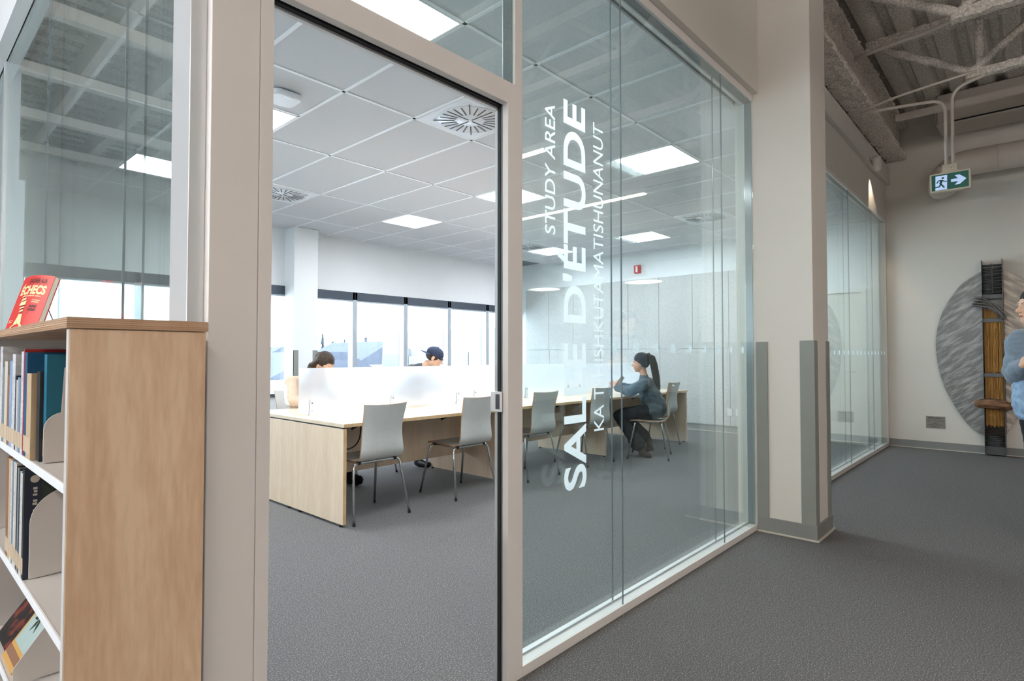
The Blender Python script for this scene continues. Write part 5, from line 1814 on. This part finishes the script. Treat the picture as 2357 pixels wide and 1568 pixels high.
for L_ in lg:
    c = Vector(L_[2])
    blob('shoe', [cap(c + Vector((0, -0.02, -0.042)), c + Vector((0, 0.15, -0.05)), 0.038, 0.030), cap(c, c + Vector((0, 0, -0.03)), 0.043, 0.043)], 'black_plastic', t, 0.008, 3)
hs = [MB().ball(P(0, -0.018, 0.050), (0.082, 0.096, 0.085), 18, 12, M), MB().ball(P(0, -0.055, 0.0), (0.078, 0.062, 0.075), 14, 9, M), MB().ball(P(0, -0.125, 0.01), (0.045, 0.045, 0.045), 12, 8),
      cap(P(0.076, 0.012, 0.045), P(0.074, -0.03, -0.03), 0.016, 0.020), cap(P(-0.076, 0.012, 0.045), P(-0.074, -0.03, -0.03), 0.016, 0.020)]
blob('hair', hs, 'hair_dark', t, 0.006, 3, 0.002, 6, 0.03)

# ------------------------------------------------------------------ outside the windows
mat('snow', S(240, 243, 248), 0.9, var=0.02, scale=0.3)
mat('roof_grey', S(72, 77, 87), 0.9, var=0.1, scale=3, spec=0.1)
mat('siding_blue', S(66, 76, 96), 0.8, var=0.06, stretch=(1, 1, 12), scale=3)
mat('siding_white', S(206, 210, 216), 0.8, var=0.04)
mat('trim_white', S(240, 242, 245), 0.6)
mat('spruce', S(56, 64, 68), 0.9, spec=0.1, var=0.3, scale=2)
mat('trunk', S(70, 60, 54), 0.9)
mat('panel_white', S(104, 107, 112), 0.6, var=0.02, scale=1)
mat('panel_shade', S(86, 92, 104), 0.7, var=0.04)
ZG = -2.6
o = solo(MB().box(-60, 140, 8.6, 200, ZG - 0.3, ZG), 'snow_ground', 'snow', 'snow covered ground outside the windows', 'snow', kind='structure')


def house(label, x, y, w, d, zw, zr, wall_m, gable=True):
    t = thing('house', label, 'house', (x, y, ZG), group='houses outside the windows')
    part(MB().box(x - w / 2, x + w / 2, y - d / 2, y + d / 2, ZG, zw), 'wall', wall_m, t)
    e = 0.5
    part(MB().prism([(x - w / 2 - e, zw - 0.15), (x + w / 2 + e, zw - 0.15), (x + w * 0.12, zr), (x - w * 0.12, zr)], 'y', y - d / 2 - e, y + d / 2 + e), 'roof', 'roof_grey', t)
    part(MB().box(x - w / 2 - e, x + w / 2 + e, y - d / 2 - e - 0.05, y - d / 2 - e + 0.1, zw - 0.35, zw - 0.12), 'eave_board', 'trim_white', t)
    if gable:
        gx = x + w * 0.22
        part(MB().prism([(gx - 1.6, zw - 0.2), (gx + 1.6, zw - 0.2), (gx, zr - 0.5)], 'y', y - d / 2 - 1.2, y), 'gable_wall', wall_m, t)
        for s in (-1, 1):
            part(MB().prism([(gx + s * 1.9, zw - 0.35), (gx + s * 1.75, zw - 0.1), (gx, zr - 0.22), (gx, zr - 0.48)], 'y', y - d / 2 - 1.5, y - d / 2 - 1.2), 'gable_trim', 'trim_white', t)
    part(MB().lathe([(0.12, 0), (0.12, 0.35), (0.18, 0.4)], (x - w * 0.05, y, zr - 0.02), 8), 'roof_vent', 'roof_grey', t)
    for k in (-0.3, 0.05):
        f_ = part(MB().box(x + w * k - 0.55, x + w * k + 0.55, y - d / 2 - 0.06, y - d / 2, ZG + 1.0, ZG + 2.1), 'window', 'trim_white', t)
        part(MB().box(x + w * k - 0.45, x + w * k + 0.45, y - d / 2 - 0.08, y - d / 2 - 0.06, ZG + 1.1, ZG + 2.0), 'pane', 'window_dark', f_)


house('grey blue house with white gable trim outside the window', 28.3, 42.0, 8.0, 8.0, 0.62, 2.35, 'siding_blue')
house('lower grey roofed house left of the gabled one', 31.5, 60.0, 10.0, 8.0, 0.1, 1.7, 'siding_blue', False)
house('pale house with sloping roof at the left window bay', 19.0, 41.0, 7.0, 7.0, 0.3, 1.8, 'siding_white', False)
house('snowy roofed house seen left of the window column', 15.4, 30.0, 6.0, 7.0, 0.2, 1.4, 'siding_white', False)
rs_ = random.Random(12)
TL_ = ['tallest spruce above the distant roofs', 'slim spruce beside the tallest one', 'short spruce at the tree line', 'spruce near the window mullion', 'faint spruce left of the tree group', 'broad spruce low in the tree line', 'spruce at the right end of the tree line', 'spruce over the pale house roof']
for lab, (dx, h) in zip(TL_, ((0, 7.4), (2.1, 6.7), (4.0, 5.7), (6.2, 5.9), (-4.2, 5.3), (-2.1, 5.0), (8.6, 5.7), (-14, 5.7))):
    x, y_ = 48 + dx, 88.0
    t = thing('spruce_tree', lab, 'tree', (x, y_, ZG), group='spruces on the horizon')
    fo = MB()
    for k in range(6):
        z0_ = ZG + 0.8 + (h - 0.8) * k / 6
        r_ = (0.9 - 0.13 * k) * (h / 7)
        fo.lathe([(r_, z0_ - ZG), (r_ * 0.25, z0_ - ZG + (h - 0.8) / 6 * 1.5), (0.01, z0_ - ZG + (h - 0.8) / 6 * 1.7)], (x, y_, ZG), 8)
    part(fuzz(fo, 0.08, int(h * 10)), 'foliage', 'spruce', t)
    part(MB().tube([(x, y_, ZG), (x, y_, ZG + 1.4)], 0.15, 6), 'trunk', 'trunk', t)
# neighbouring wing with perforated white cladding
t = thing('perforated_building', 'white wing with dotted perforated cladding outside the window', 'building', (25.5, 22, ZG))
part(MB().prism([(30.4, ZG), (30.0, 2.62), (9.6, 2.62), (9.6, ZG)], 'x', 21.2, 30.0), 'wall', 'panel_white', t)
for k in range(7):
    y0_ = 12.0 + 2.55 * k
    cl = part(MB().box(21.05, 21.2, y0_ + 0.03, y0_ + 2.5, ZG, 1.62 - 0.22 * (k % 3)), 'cladding_panel', 'panel_white', t)
    dotm = MB()
    for a in range(16):
        for b in range(22):
            yy, zz = y0_ + 0.12 + 0.15 * a, -0.9 + 0.10 * b
            if zz < 1.45 - 0.22 * (k % 3):
                dotm.add([(21.045, yy, zz), (21.045, yy + 0.06, zz), (21.045, yy + 0.06, zz + 0.045), (21.045, yy, zz + 0.045)], [(0, 1, 2, 3)])
    part(dotm, 'perforation', 'panel_shade', cl)['kind'] = 'stuff'
